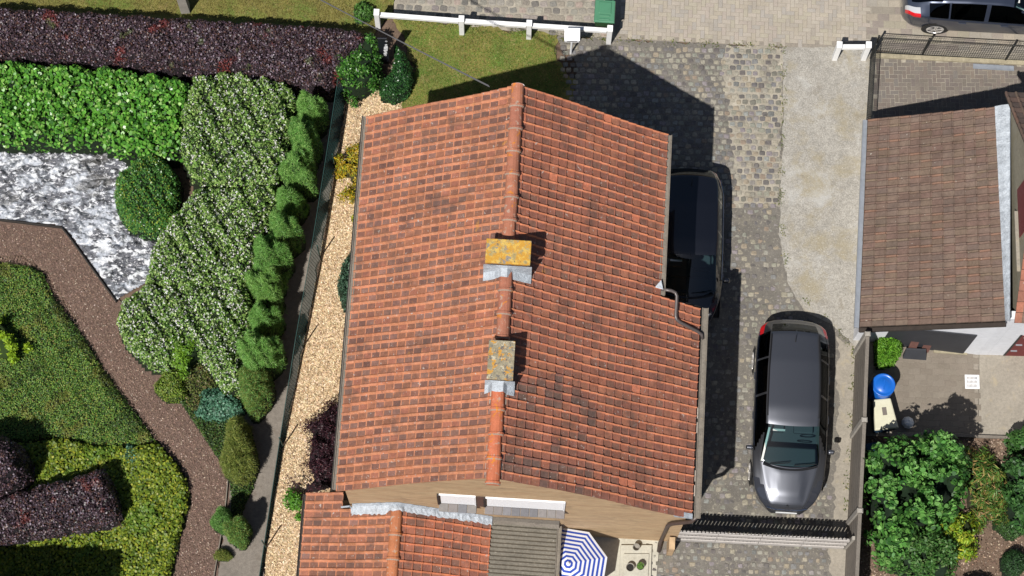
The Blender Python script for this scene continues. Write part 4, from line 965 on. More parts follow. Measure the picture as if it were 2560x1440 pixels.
# ------------------------------------------------------------------ green netting fence on the left
gp_ = [U(868, 222, 0), U(838, 420, 0), U(801, 645, 0), U(758, 868, 0), U(708, 1117, 0), U(666, 1370, 0), U(640, 1530, 0)]
t = thing('netting_fence', 'low green netting fence on thin posts between walkway and wood-chip bed', 'fence', tuple(gp_[0]))
for p in gp_: MB().tube([p, p + dn * 1.1], .018, 8).build('post', M['greenmesh'], t, world=True)
ms = MB()
hts = [1.0, 1.0, .95, .8, .4, .25, .2]
for a, b, h0, h1 in zip(gp_[:-1], gp_[1:], hts[:-1], hts[1:]):
    L = np.linalg.norm(b - a); n = int(L / .085)
    for k in range(n + 1):
        p = a + (b - a) * k / n; h = h0 + (h1 - h0) * k / n - .06 * math.sin(math.pi * k / n); ms.bar(p + dn * .02, p + dn * h - np.array([.16 * h, 0, 0]), .007, .007)
    for k in range(17):
        q = .02 + .98 * k / 16; ms.bar(a + dn * q * h0 - np.array([.16 * q * h0, 0, 0]), b + dn * q * h1 - np.array([.16 * q * h1, 0, 0]), .007 if k < 16 else .014, .007 if k < 16 else .014)
ms.build('netting', M['greenmesh'], t, world=True)

# ------------------------------------------------------------------ garden edgings and plastic film
def edging(name, label, pts, h=.09, w=.03, m=None):
    P_ = [U(x, y, 0) for x, y in pts]; mb = MB()
    for a, b in zip(P_[:-1], P_[1:]): mb.bar(a + dn * (h / 2 + .004), b + dn * (h / 2 + .004), w, h)
    tag(mb.build(name, m or M['zinc']), label, 'edging')
edging('path_edging', 'grey edging strip between the bark path and the walkway', [(572, 1185), (565, 1260), (555, 1330), (536, 1440), (528, 1510)], w=.022)
edging('path_edging', 'pale edging strip between the plastic film and the bark path', [(-60, 545), (155, 571), (178, 600), (292, 757)], m=M['fascia'], h=.12)
fp = ccw(UP2([(-100, 338), (240, 335), (330, 380), (420, 400), (430, 560), (395, 600), (400, 690), (292, 752), (170, 580), (150, 566), (-100, 540)]))
lo, hi = fp.min(0), fp.max(0); st = .035
gx, gy = np.meshgrid(np.arange(lo[0], hi[0], st), np.arange(lo[1], hi[1], st)); P_ = np.c_[gx.ravel(), gy.ravel()]
ins = in_poly(P_, fp); ed = edge_dist(P_, fp)
nz = vn(P_[:, 0] * 1.4, P_[:, 1] * 1.4, 1.) * .07 + (1 - np.abs(vn(P_[:, 0] * 2.4, P_[:, 1] * 3.6, 3.)) * 2).clip(0, 1) ** 3 * .13 + (1 - np.abs(vn(P_[:, 0] * 5 + P_[:, 1] * 2, P_[:, 1] * 7, 6.)) * 2.5).clip(0, 1) ** 2 * .07 + np.abs(vn(P_[:, 0] * 9 + 2 * vn(P_[:, 0] * 3, P_[:, 1] * 3, 8.), P_[:, 1] * 8, 5.)) * .03 + rng.uniform(0, .008, len(P_))
for _ in range(70):
    c = rand_in(fp, 1)[0]; nz = np.maximum(nz, .2 * np.exp(-((P_ - c) ** 2).sum(1) / .006))
zz = .03 + nz * np.clip(ed / .15, .1, 1)
idx = np.arange(len(P_)).reshape(gx.shape)
F_ = np.stack([idx[:-1, :-1], idx[:-1, 1:], idx[1:, 1:], idx[1:, :-1]], -1).reshape(-1, 4); F_ = F_[ins[F_].all(1)]
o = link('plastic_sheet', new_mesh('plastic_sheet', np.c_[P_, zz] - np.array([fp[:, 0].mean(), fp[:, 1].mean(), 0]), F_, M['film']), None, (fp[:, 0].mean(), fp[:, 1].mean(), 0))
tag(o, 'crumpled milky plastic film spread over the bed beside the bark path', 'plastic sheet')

# ------------------------------------------------------------------ cars
def smooth1(a, k=2):
    for _ in range(k):
        b = a.copy(); b[1:-1] = .25 * a[:-2] + .5 * a[1:-1] + .25 * a[2:]; a = b
    return a
def make_car(name, label, loc, rz, S, paint, gl=None):
    t = thing(name, label, 'car', loc, rz); gl = gl or M['glass']
    L2 = S['L'] / 2; nx = 110
    u = np.linspace(-1, 1, nx); X = L2 * np.sign(u) * (1 - (1 - np.abs(u)) ** 1.35)
    f = lambda key, k=2: smooth1(np.interp(X, [p[0] for p in S[key]], [p[1] for p in S[key]]), k)
    W, ZT_, ZB, WR = f('plan'), f('top'), f('belt', 4), f('roofw', 4)
    WR = np.minimum(WR, W - .05); ZT_ = np.maximum(ZT_, ZB + .01)
    ctrl = []
    for i in range(nx):
        w, zt_, zb, wr = W[i], ZT_[i], ZB[i], WR[i]; cab = min(1, max(0, (zt_ - zb - .1) / .3))
        ze_ = max(zb + .008, zt_ - .03 - .04 * cab)
        wb = w - .035; zl = .2 + .1 * max(0, abs(X[i]) / L2 - .85) / .15
        c = [(0, zt_), (wr * .45, zt_ - .008), (wr * .82, zt_ - .022 - .01 * cab), (wr, ze_), (wr + (wb - wr) * .5, ze_ + (zb - ze_) * .46), (wb, zb), (w - .005, zb - .05), (w, zb - .16), (w + .004, max(zl + .1, zb - .34)), (w - .01, zl + .1), (w - .06, zl)]
        ctrl.append(c)
    ctrl = np.array(ctrl)
    sub = 3; m = ctrl.shape[1]; ts = []
    for k in range(m - 1): ts += [k + j / sub for j in range(sub)]
    ts.append(m - 1); ts = np.array(ts)
    sec = np.empty((nx, len(ts), 2))
    for q, tt in enumerate(ts):
        k = min(int(tt), m - 2); a = tt - k
        p0, p1, p2, p3 = ctrl[:, max(k - 1, 0)], ctrl[:, k], ctrl[:, k + 1], ctrl[:, min(k + 2, m - 1)]
        if k == 0: p0 = ctrl[:, 1] * np.array([-1, 1])
        sec[:, q] = .5 * ((2 * p1) + (-p0 + p2) * a + (2 * p0 - 5 * p1 + 4 * p2 - p3) * a * a + (-p0 + 3 * p1 - 3 * p2 + p3) * a ** 3)
    ns_ = len(ts)
    # bonnet creases
    if S.get('crease'):
        for i in range(nx):
            if X[i] > S['wsb'] + .02:
                fade = min(1, (X[i] - S['wsb']) / .15) * min(1, max(0, (L2 - .15 - X[i]) / .2)); yc = S['crease'] * (1.05 - .12 * (X[i] - S['wsb']))
                sec[i, :, 1] += fade * .02 / (1 + np.exp(-(sec[i, :, 0] - yc) / -.012)) * (sec[i, :, 1] > .5)
    Y = np.concatenate([-sec[:, ::-1, 0], sec[:, 1:, 0]], 1); Z = np.concatenate([sec[:, ::-1, 1], sec[:, 1:, 1]], 1); SP_ = np.concatenate([ts[::-1], ts[1:]]); nn = Y.shape[1]
    kp = np.interp(X, [-L2, S['rwt'], S['rwt'] + .5, S['wst'] - .3, S['wst'], S['wsb'], L2 - .25, L2], [-.14, -.1, 0, .02, .1, .24, .14, .08])
    V = np.stack([X[:, None] - kp[:, None] * Y * Y, Y, Z], -1).reshape(-1, 3)
    parts = {}
    wsb, wst, rwt, rwb = S['wsb'], S['wst'], S['rwt'], S['rwb']
    for i in range(nx - 1):
        xm = .5 * (X[i] + X[i + 1])
        for j in range(nn - 1):
            sp = .5 * (SP_[j] + SP_[j + 1]); side = 'l' if j >= nn // 2 else 'r'; k = ('body', '')
            if wst < xm < wsb + .03 and sp < 2.85: k = ('windscreen', '')
            elif rwb < xm < rwt and sp < 2.7: k = ('rear_window', '')
            elif 3.15 < sp < 4.9:
                for q, (x0, x1) in enumerate(S['win']):
                    lean = (sp - 3.1) * S.get('lean', .1)
                    a0, a1 = x0 + (lean if q == 0 and False else 0), x1 + (0 if q < len(S['win']) - 1 else lean)
                    if a0 < xm < a1: k = ('side_window', side + str(q))
            if xm > S['hl'] + (0 if sp > 4 else .1) and 3.2 < sp < 6.2 and k[0] == 'body' and xm < L2 - .06: k = ('headlight', side)
            if xm < S['tl'] and S.get('tls', (3.6, 6.6))[0] < sp < S.get('tls', (3.6, 6.6))[1] and k[0] == 'body' and xm > -L2 + .03: k = ('tail_light', side)
            if S.get('rev') and k[0] == 'tail_light' and sp < 4.6: k = ('reversing_light', side)
            if wsb + .09 < xm < L2 - .16 and sp < 3.0 and k[0] == 'body': k = ('bonnet', '')
            parts.setdefault(k, []).append((i * nn + j, (i + 1) * nn + j, (i + 1) * nn + j + 1, i * nn + j + 1))
    parts[('body', '')] += [tuple(range(nn)), tuple(range((nx - 1) * nn, nx * nn))[::-1]]
    mats = {'body': paint, 'bonnet': paint, 'windscreen': gl, 'rear_window': M['glassdark'], 'side_window': S.get('sideglass', M['glassdark']), 'headlight': M['darklamp'], 'tail_light': M['redlamp'], 'reversing_light': M['clearlamp']}
    for (nm, sd), fs in parts.items():
        used = sorted({q for fc in fs for q in fc}); mp = {q: n for n, q in enumerate(used)}
        link(nm, new_mesh(nm, V[used], [tuple(mp[q] for q in fc) for fc in fs], mats[nm], None, True), t)
    zs = lambda x: float(np.interp(x, X, ZT_)); wp = lambda x: float(np.interp(x, X, W)); zb_ = lambda x: float(np.interp(x, X, ZB))
    # cabin
    cb = MB(); cb.box((wsb + rwb) / 2, 0, .3, wsb - rwb - .1, 2 * S['W2'] - .3, .12); cb.build('cabin_floor', M['cabin'], t)
    MB().hexa([(wsb - .62, -.66, .5), (wsb + .02, -.68, .5), (wsb + .02, .68, .5), (wsb - .62, .66, .5)], [(wsb - .5, -.64, .84), (wsb - .02, -.64, zs(wsb) - .07), (wsb - .02, .64, zs(wsb) - .07), (wsb - .5, .64, .84)]).build('dashboard', M['cabin'], t, bevel=.03)
    for yy in (-.36, .36):
        for xx in (wst - .35, wst - 1.25):
            sm = MB(); sm.box(xx + .1, yy, .42, .5, .48, .16).hexa([(xx - .22, yy - .23, .5), (xx - .06, yy - .23, .5), (xx - .06, yy + .23, .5), (xx - .22, yy + .23, .5)], [(xx - .36, yy - .2, 1.08), (xx - .27, yy - .2, 1.08), (xx - .27, yy + .2, 1.08), (xx - .36, yy + .2, 1.08)]).box(xx - .36, yy, 1.1, .09, .26, .16)
            sm.build('seat', M['cabin'], t, bevel=.03)
    sw = MB(); sw.tube([(wsb - .68 + .06 * math.sin(a), .36 + .18 * math.cos(a), .86 + .17 * math.sin(a)) for a in np.linspace(0, 2 * math.pi, 17)], .014, 6); sw.build('steering_wheel', M['trim'], t)
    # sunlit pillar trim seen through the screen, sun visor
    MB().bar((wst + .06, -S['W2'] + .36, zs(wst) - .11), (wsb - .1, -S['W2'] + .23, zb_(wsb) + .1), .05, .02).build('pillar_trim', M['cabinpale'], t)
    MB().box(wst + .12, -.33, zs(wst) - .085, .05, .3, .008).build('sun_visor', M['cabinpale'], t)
    # window strip in chrome, mirrors, handles, wipers
    for s in (-1, 1):
        x0, x1 = S['win'][0][0], S['win'][-1][1] + .25
        MB().tube([(x, s * (wp(x) - .026), zb_(x) + .012) for x in np.linspace(x0, x1, 14)], .009, 5).build('window_trim', M['chrome'], t)
        xm = wsb - .42
        mr = MB(); mr.hexa([(xm - .06, s * (wp(xm) + .0), zb_(xm) + .05), (xm + .07, s * (wp(xm) + .0), zb_(xm) + .05), (xm + .07, s * (wp(xm) + .17), zb_(xm) + .05), (xm - .05, s * (wp(xm) + .19), zb_(xm) + .05)][::s], [(xm - .05, s * (wp(xm) + .02), zb_(xm) + .16), (xm + .05, s * (wp(xm) + .02), zb_(xm) + .16), (xm + .04, s * (wp(xm) + .16), zb_(xm) + .16), (xm - .04, s * (wp(xm) + .17), zb_(xm) + .16)][::s]); mr.build('wing_mirror', S.get('mirror', paint), t, bevel=.03)
        for xx in S['handles']: MB().box(xx, s * (wp(xx) + .012), zb_(xx) - .13, .2, .03, .035).build('door_handle', S.get('handle', paint), t, bevel=.008)
    for yy, ln in ((.1, .55), (-.5, .5)): MB().bar((wsb - .02, yy, zs(wsb - .02) + .012), (wsb - .08, yy + ln, zs(wsb - .08) + .014), .018, .012).build('wiper', M['trim'], t)
    MB().tube([(wsb + .085 - .26 * y * y, y, zs(wsb + .085 - .26 * y * y) + .002) for y in np.linspace(-.66, .66, 13)], .03, 6).build('scuttle', M['trim'], t)
    # grille, badge and plates
    MB().tube([(L2 - .05, y, .6) if abs(y) < .3 else (L2 - .05 - (abs(y) - .3) * .25, y, .61) for y in np.linspace(-.5, .5, 11)], .016, 6).build('grille_bar', M['chrome'], t)
    MB().box(L2 + .0, 0, .42, .014, .52, .11).build('number_plate', M['plate'], t)
    MB().box(-L2 - .0, 0, .62, .014, .52, .11).build('number_plate', M['plate'], t)
    MB().hexa([(L2 - .13, -.05, zs(L2 - .13) + .004), (L2 - .1, 0, zs(L2 - .1) + .003), (L2 - .13, .05, zs(L2 - .13) + .004), (L2 - .16, 0, zs(L2 - .16) + .004)], [(L2 - .13, -.05, zs(L2 - .13) + .014), (L2 - .1, 0, zs(L2 - .1) + .013), (L2 - .13, .05, zs(L2 - .13) + .014), (L2 - .16, 0, zs(L2 - .16) + .014)]).build('badge', M['chrome'], t)
    xr = rwt + .3; MB().tube([(xr, 0, zs(xr)), (xr - .16, .0, zs(xr) + .12)], [.014, .005], 6).build('antenna', M['trim'], t)
    if S.get('rails'):
        for s in (-1, 1): MB().tube([(x, s * (float(np.interp(x, X, WR)) - .03), zs(x) - .035 + .03) for x in np.linspace(rwt + .12, wst - .2, 10)], .014, 6).build('roof_rail', M['trim'], t)
    # wheels
    for xx in S['axles']:
        for s in (-1, 1):
            yo = wp(xx) + .012
            MB().lathe([(.001, .0), (.37, .0), (.37, .006), (.001, .006)], 28, (xx, s * (yo - .014) - (.003), .36), axis='y').build('wheel_arch', M['trim'], t)
            w = empty('wheel', (xx, s * yo, .325), 0, t)
            MB().lathe([(.2, -.2), (.3, -.19), (.325, -.14), (.325, -.03), (.31, .0), (.245, .008), (.22, -.01)] if s > 0 else [(.22, .01), (.245, -.008), (.31, 0), (.325, .03), (.325, .14), (.3, .19), (.2, .2)], 28, axis='y').build('tyre', M['rubber'], w, smooth=True)
            rm = MB(); rm.lathe([(.235, .0), (.215, .012), (.2, -.03)], 24, axis='y') if s > 0 else rm.lathe([(.2, .03), (.215, -.012), (.235, .0)], 24, axis='y')
            for k in range(5):
                a = 2 * math.pi * k / 5 + .3
                for da in (-.16, .16): rm.bar((.03 * math.cos(a), s * .004, .03 * math.sin(a)), (.21 * math.cos(a + da), s * .004, .21 * math.sin(a + da)), .016, .04)
            rm.lathe([(.001, s * .012), (.05, s * .01), (.05, -s * .02)] if s < 0 else [(.05, -.02), (.05, .01), (.001, .012)], 12, axis='y'); rm.build('rim', M['rim'], w)
            MB().lathe([(.001, -s * .05), (.21, -s * .05)], 20, axis='y').build('brake_disc', M['trim'], w)
    return t
estate = dict(L=4.86, W2=.92, plan=[(-2.43, .5), (-2.38, .68), (-2.25, .82), (-1.9, .89), (-1.4, .915), (0, .92), (1.2, .915), (1.7, .885), (2.0, .82), (2.2, .7), (2.36, .5), (2.43, .36)],
    top=[(-2.43, .62), (-2.4, .92), (-2.3, 1.0), (-2.05, 1.32), (-1.95, 1.42), (-1.2, 1.475), (0, 1.48), (.42, 1.42), (1.36, .99), (1.5, .96), (2.0, .85), (2.28, .74), (2.38, .62), (2.43, .5)],
    belt=[(-2.43, .55), (-2.38, .86), (-2.2, .95), (-1.5, .98), (0, .94), (1.3, .88), (1.9, .76), (2.3, .62), (2.43, .46)],
    roofw=[(-2.43, .42), (-2.3, .56), (-2.0, .61), (-1.0, .66), (0, .67), (.42, .65), (1.3, .72), (1.7, .62), (2.2, .46), (2.43, .3)],
    wsb=1.36, wst=.42, rwt=-1.98, rwb=-2.26, win=[(-2.0, -1.3), (-1.26, -.36), (-.3, .62)], lean=.3, hl=1.78, tl=-2.02, tls=(4.4, 6.6), crease=.36, handles=[-.9, .1], axles=[-1.42, 1.42], rails=True)
c1 = (U(1972, 1287, .4) + U(1990, 799, .7)) / 2; d1 = U(1972, 1287, .4) - U(1990, 799, .7)
make_car('estate_car', 'grey metallic estate car parked facing the slatted gate', (c1[0] - .08, c1[1], .014), math.atan2(d1[1], d1[0]), estate, M['paintgrey'])
mpv = dict(L=4.26, W2=.89, plan=[(-2.13, .5), (-2.09, .66), (-1.82, .79), (-1.45, .875), (0, .89), (1.0, .885), (1.4, .85), (1.7, .74), (2.0, .55), (2.13, .38)],
    top=[(-2.13, .65), (-2.1, 1.0), (-1.88, 1.36), (-1.72, 1.53), (-1.0, 1.63), (0, 1.63), (.4, 1.58), (1.27, 1.08), (1.4, 1.03), (1.75, .88), (2.05, .7), (2.13, .5)],
    belt=[(-2.13, .6), (-2.09, .95), (-1.5, 1.0), (0, .98), (1.2, .92), (1.6, .8), (2.0, .62), (2.13, .46)],
    roofw=[(-2.13, .5), (-1.9, .6), (-1.5, .67), (0, .69), (.4, .67), (1.25, .71), (1.6, .55), (2.13, .3)],
    wsb=1.27, wst=.4, rwt=-1.72, rwb=-2.05, win=[(-1.8, -1.15), (-1.1, -.3), (-.24, .6)], lean=.3, hl=1.42, tl=-1.72, tls=(3.3, 5.4), handles=[-.75, .2], axles=[-1.28, 1.3])
rr = U(1811, 560, .95); d2 = -NO; yaw2 = math.atan2(d2[1], d2[0]) + .012
cR, cF = U(1745, 424, .9), U(1765, 806, .5); yc2 = (cR[1] + cF[1]) / 2
make_car('minivan', 'black minivan in the shadow under the eave of the tiled house', (rr[0] - .895 - .02, yc2 - .13, .014), yaw2, mpv, M['paintblack'], M['glass'])
suv = dict(L=4.6, W2=.92, plan=[(-2.3, .55), (-2.26, .7), (-2.1, .83), (-1.7, .9), (-1.0, .92), (1.2, .92), (1.7, .88), (2.1, .72), (2.3, .4)],
    top=[(-2.3, .66), (-2.27, .98), (-2.2, 1.06), (-1.7, 1.32), (-1.3, 1.42), (-.6, 1.48), (.2, 1.48), (.5, 1.44), (1.35, 1.02), (1.5, .99), (2.0, .88), (2.3, .6)],
    belt=[(-2.3, .6), (-2.25, .92), (-1.9, 1.02), (-1.0, 1.0), (0, .96), (1.3, .9), (1.9, .8), (2.3, .55)],
    roofw=[(-2.3, .45), (-2.0, .56), (-1.3, .6), (.5, .61), (1.3, .7), (1.7, .62), (2.3, .3)],
    wsb=1.35, wst=.5, rwt=-1.35, rwb=-2.12, win=[(-1.72, -1.2), (-1.15, -.2), (-.1, .75)], lean=.3, hl=1.75, rev=True, tl=-1.92, tls=(3.6, 6.3), handles=[-.75, .35], axles=[-1.36, 1.36])
sL, sR = U(2375, 78, .25), U(2560, 88, .25); dv = (sR - sL) / np.linalg.norm(sR - sL); nv_ = np.array([-dv[1], dv[0], 0])
whl = U(2337, 76, .32); cc = whl + nv_ * .93 + dv * 1.36
make_car('hatchback_car', 'dark blue car parked on the pavement with its rear light towards the driveway', (cc[0], cc[1], .018), math.atan2(dv[1], dv[0]), suv, M['paintblue'])

# ------------------------------------------------------------------ plants
def leaf_mesh(P, N_, D, l, w, shape=4, fold=.12):
    S_ = np.cross(N_, D); S_ /= np.linalg.norm(S_, axis=1)[:, None] + 1e-9
    l = l[:, None]; w = w[:, None]
    if shape == 4: vs = [P - D * l / 2, P + S_ * w / 2 + N_ * w * fold, P + D * l / 2 - N_ * l * .08, P - S_ * w / 2 + N_ * w * fold]
    else: vs = [P - D * l / 2, P - D * l * .22 + S_ * w * .42 + N_ * w * fold, P + D * l * .2 + S_ * w * .46 + N_ * w * fold, P + D * l / 2 - N_ * l * .1, P + D * l * .2 - S_ * w * .46 + N_ * w * fold, P - D * l * .22 - S_ * w * .42 + N_ * w * fold]
    k = len(vs); V = np.stack(vs, 1).reshape(-1, 3); F = np.arange(len(P) * k).reshape(-1, k); return V, F
def pick(pal, n, var=.22, patch=None):
    cs = np.array([c for c, _ in pal]); w = np.array([x for _, x in pal], float); w /= w.sum()
    i = rng.choice(len(cs), n, p=w); return np.clip(cs[i] * rng.uniform(1 - var, 1 + var, (n, 1)) * rng.uniform(.94, 1.06, (n, 3)), 0, 1)
def poly_area(p): return abs(signed_area(p))
def shrub(name, label, cat, poly, h, r=.3, dens=1200, leaf=(.06, .035), pal=((0, 1),), inner=(.01, .02, .006), tilt=.6, bump=.08, bs=2.0, depth=.1, m='leaf', shape=4, flowers=None, group=None, kind=None, clump=None, pieces=0, zmin=.25, up=0.0, seed=None, leafname='foliage', core=.1, edge_jit=.05, z0=0.0, patch=None, stems=True):
    poly = ccw(poly); s = seed if seed is not None else random.uniform(0, 50); A = poly_area(poly); per = np.linalg.norm(poly - np.roll(poly, 1, 0), axis=1).sum()
    ctr = np.array([poly[:, 0].mean(), poly[:, 1].mean(), z0])
    def H(P):
        d = edge_dist(P, poly) * np.where(in_poly(P, poly), 1, 0) + edge_jit * vn(P[:, 0] * 3, P[:, 1] * 3, s + 3); q = np.clip(d / r, 0, 1)
        return z0 + h * (zmin + (1 - zmin) * np.sqrt(np.clip(1 - (1 - q) ** 2, 0, 1))) * (1 + bump * vn(P[:, 0] * bs, P[:, 1] * bs, s))
    if kind == 'stuff': t = None
    else: t = thing(name, label, cat, tuple(ctr), 0, group)
    def surf(P):
        e = .03; z = H(P); gx_ = (H(P + [e, 0]) - H(P - [e, 0])) / (2 * e); gy_ = (H(P + [0, e]) - H(P - [0, e])) / (2 * e)
        g_ = np.hypot(gx_, gy_); k = np.minimum(1, 3 / np.maximum(g_, 1e-6)); N_ = np.stack([-gx_ * k, -gy_ * k, np.ones(len(P))], 1); return z, N_ / np.linalg.norm(N_, axis=1)[:, None]
    n = int(dens * A); P2 = rand_in(poly, n)
    ne = int(dens * per * min(h, 1.2) * .35)
    if ne:
        c = rand_in(poly, ne * 4); d = edge_dist(c, poly); c = c[d < r * .35][:ne]; P2 = np.vstack([P2, c])
    if clump:
        nc = int(clump['n'] * A); cc = rand_in(poly, nc); zc = clump['zv'] * rng.normal(0, 1, nc); k = rng.integers(0, nc, len(P2)); a = rng.uniform(0, 6.283, len(P2)); rad = clump['r'] * np.sqrt(rng.uniform(0, 1, len(P2)))
        off = np.stack([np.cos(a), np.sin(a)], 1) * rad[:, None]; P2 = cc[k] + off
        zC, N0 = surf(cc); z = zC[k] + zc[k] - (rad / clump['r']) ** 2 * clump['r'] * .6 ; N_ = N0[k].copy(); N_[:, :2] += off / clump['r'] * .7; N_ /= np.linalg.norm(N_, axis=1)[:, None]
        D0 = np.c_[off / np.maximum(rad, 1e-3)[:, None], np.full(len(P2), -.4)]
    else:
        z, N_ = surf(P2); D0 = None
    n = len(P2)
    ed = edge_dist(P2, poly)
    low = (ed < .07) & (rng.random(n) < .6); z = np.where(low, z0 + (z - z0) * rng.uniform(.35, 1, n), z)
    P = np.c_[P2, z]; P = P - N_ * (rng.random(n) ** 1.6 * depth)[:, None] + N_ * rng.uniform(0, .03, n)[:, None]
    N2 = N_ + rng.normal(0, tilt, (n, 3)); N2[:, 2] = np.abs(N2[:, 2]) + .05; N2 /= np.linalg.norm(N2, axis=1)[:, None]
    D = rng.normal(0, 1, (n, 3)) if D0 is None else D0 + rng.normal(0, .4, (n, 3))
    if up: D = D * .55 + N_ * up + np.array([0, 0, up * .5])
    if not up: D -= N2 * (D * N2).sum(1)[:, None]
    else: N2 = np.cross(D, rng.normal(0, 1, (n, 3))); N2 /= np.linalg.norm(N2, axis=1)[:, None]
    D /= np.linalg.norm(D, axis=1)[:, None] + 1e-9
    l = leaf[0] * rng.uniform(.7, 1.3, n); w = leaf[1] * rng.uniform(.7, 1.25, n)
    C = pick(pal, n)
    if patch is not None:
        for (c_, sc, th_, fac) in patch:
            v = vn(P2[:, 0] * sc, P2[:, 1] * sc, s + 11); f_ = (np.clip((v - th_) / .18, 0, 1) * fac * (rng.random(n) < .85))[:, None]; C = C * (1 - f_) + np.array(c_) * rng.uniform(.75, 1.25, (n, 1)) * f_
    mm = M[m]
    V, F = leaf_mesh(P - ctr, N2, D, l, w, shape)
    par = t
    if pieces:
        idx = np.argsort(-z)[:min(len(z), pieces * 3)]; idx = rng.permutation(idx)[:pieces]; msk = np.ones(n, bool); msk[idx] = False
        vs = []
        for q in range(8):
            v, f_ = leaf_mesh(np.zeros((1, 3)), np.array([[0, 0, 1.]]), np.array([[1., 0, 0]]), np.array([1.]), np.array([leaf[1] / leaf[0]]), shape, .18); vs.append((v, [tuple(range(v.shape[0]))], [tuple(pick(pal, 1)[0])]))
        its_ = []
        for q in idx:
            mt = np.eye(4); mt[:3, 0] = D[q] * l[q]; mt[:3, 2] = N2[q] * l[q]; mt[:3, 1] = np.cross(N2[q], D[q]) * l[q]; mt[:3, 3] = P[q] - ctr; its_.append((mt, rng.integers(0, 8)))
        place_pieces(par, 'leaf', vs, mm, its_, pieces)
        kk = V.shape[0] // n; V = V.reshape(n, kk, 3)[msk].reshape(-1, 3); F = np.arange(V.shape[0]).reshape(-1, kk); C = C[msk]
    fo = link(leafname if t else name, new_mesh(name, V, F, mm, C), t, (0, 0, 0) if t else tuple(ctr))
    if pieces: fo['kind'] = 'stuff'
    if t is None: tag(fo, label, cat, group, 'stuff'); par = fo
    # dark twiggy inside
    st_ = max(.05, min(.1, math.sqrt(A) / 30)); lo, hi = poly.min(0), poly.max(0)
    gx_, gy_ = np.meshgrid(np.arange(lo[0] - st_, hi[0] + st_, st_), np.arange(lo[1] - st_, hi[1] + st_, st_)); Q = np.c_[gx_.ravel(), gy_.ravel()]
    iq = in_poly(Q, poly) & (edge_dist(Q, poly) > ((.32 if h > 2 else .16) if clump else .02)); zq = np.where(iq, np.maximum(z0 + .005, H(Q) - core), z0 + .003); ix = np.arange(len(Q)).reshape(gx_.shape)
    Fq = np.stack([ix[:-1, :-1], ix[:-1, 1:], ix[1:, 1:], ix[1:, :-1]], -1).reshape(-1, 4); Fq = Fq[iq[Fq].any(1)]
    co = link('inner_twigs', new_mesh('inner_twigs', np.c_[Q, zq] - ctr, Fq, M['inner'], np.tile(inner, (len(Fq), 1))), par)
    if t is None: co['kind'] = 'stuff'
    if flowers:
        nf = int(flowers['d'] * A); Pf = rand_in(poly, nf)
        if 'mask' in flowers: Pf = Pf[vn(Pf[:, 0] * 1.6, Pf[:, 1] * 1.6, s + 5) > flowers['mask']]
        zf, Nf = surf(Pf); nf = len(Pf); kx = 4
        Pc = np.repeat(np.c_[Pf, zf + .012] - ctr, kx, 0) + rng.normal(0, flowers['s'] * .3, (nf * kx, 3)); Nf = np.repeat(Nf, kx, 0) + rng.normal(0, .5, (nf * kx, 3)); Nf /= np.linalg.norm(Nf, axis=1)[:, None]
        Df = rng.normal(0, 1, (nf * kx, 3)); Df -= Nf * (Df * Nf).sum(1)[:, None]; Df /= np.linalg.norm(Df, axis=1)[:, None]
        sz = flowers['s'] * rng.uniform(.5, 1.1, nf * kx); Vf, Ff = leaf_mesh(Pc, Nf, Df, sz, sz * .8); link('flowers', new_mesh('flowers', Vf, Ff, M['petal'], pick([(flowers['c'], 1)], nf * kx, .12)), par)
    return t or fo
def circ(px, py, rx, ry=None, z=.5, n=20, wob=.1):
    ry = ry or rx; a0 = random.random() * 6
    return UP2([(px + rx * math.cos(a) * (1 + wob * math.sin(3 * a + a0) + wob * .6 * math.sin(5 * a + 2 * a0)), py + ry * math.sin(a) * (1 + wob * math.sin(3 * a + a0) + wob * .6 * math.sin(5 * a + 2 * a0))) for a in np.linspace(0, 2 * math.pi, n, endpoint=False)], z)

purp = [(lit(72, 58, 66, 1.15), 5), (lit(90, 72, 80, 1.15), 3), (lit(58, 46, 50, 1.15), 4), (lit(92, 66, 58, 1.15), 3), (lit(134, 120, 132, 1.15), 1.6)]
shrub('purple_hedge', 'long dark purple clipped hedge along the verge lawn', 'hedge', UP2([(-80, 12), (240, 30), (480, 46), (700, 58), (880, 72), (930, 92), (920, 120), (860, 190), (820, 222), (700, 205), (560, 188), (470, 178), (240, 152), (-80, 128)], 1.0), 1.35, .3, 2100, (.06, .042), purp, (.012, .008, .01), .75, .05, 2.2, .12, 'leafpurple', patch=[(lit(128, 52, 44), 1.3, .62, .7), (lit(96, 110, 60), 1.9, .75, .6)])
shrub('broadleaf_hedge', 'bright green broad-leaved hedge between the purple hedge and the plastic film', 'hedge', UP2([(-80, 148), (180, 162), (300, 170), (420, 190), (480, 205), (475, 260), (455, 380), (400, 392), (320, 388), (250, 358), (-80, 352)], .9), 1.15, .25, 760, (.1, .085), [(lit(106, 168, 60, 1.3), 4), (lit(88, 150, 52, 1.3), 4), (lit(134, 186, 80, 1.3), 2), (lit(166, 200, 118, 1.3), .6), (lit(70, 128, 48), 2)], (.005, .014, .004), .55, .1, 2.8, .2, 'leafgloss', 6, pieces=300, core=.16, clump=None)
wf = dict(pal=[(lit(142, 172, 92, 1.05), 4), (lit(112, 150, 68, 1.05), 4), (lit(168, 190, 122, 1.05), 2), (lit(78, 116, 50), 2.5)], leaf=(.075, .042), dens=1900, inner=(.01, .018, .006), tilt=.65, bump=.2, bs=3.4, depth=.2)
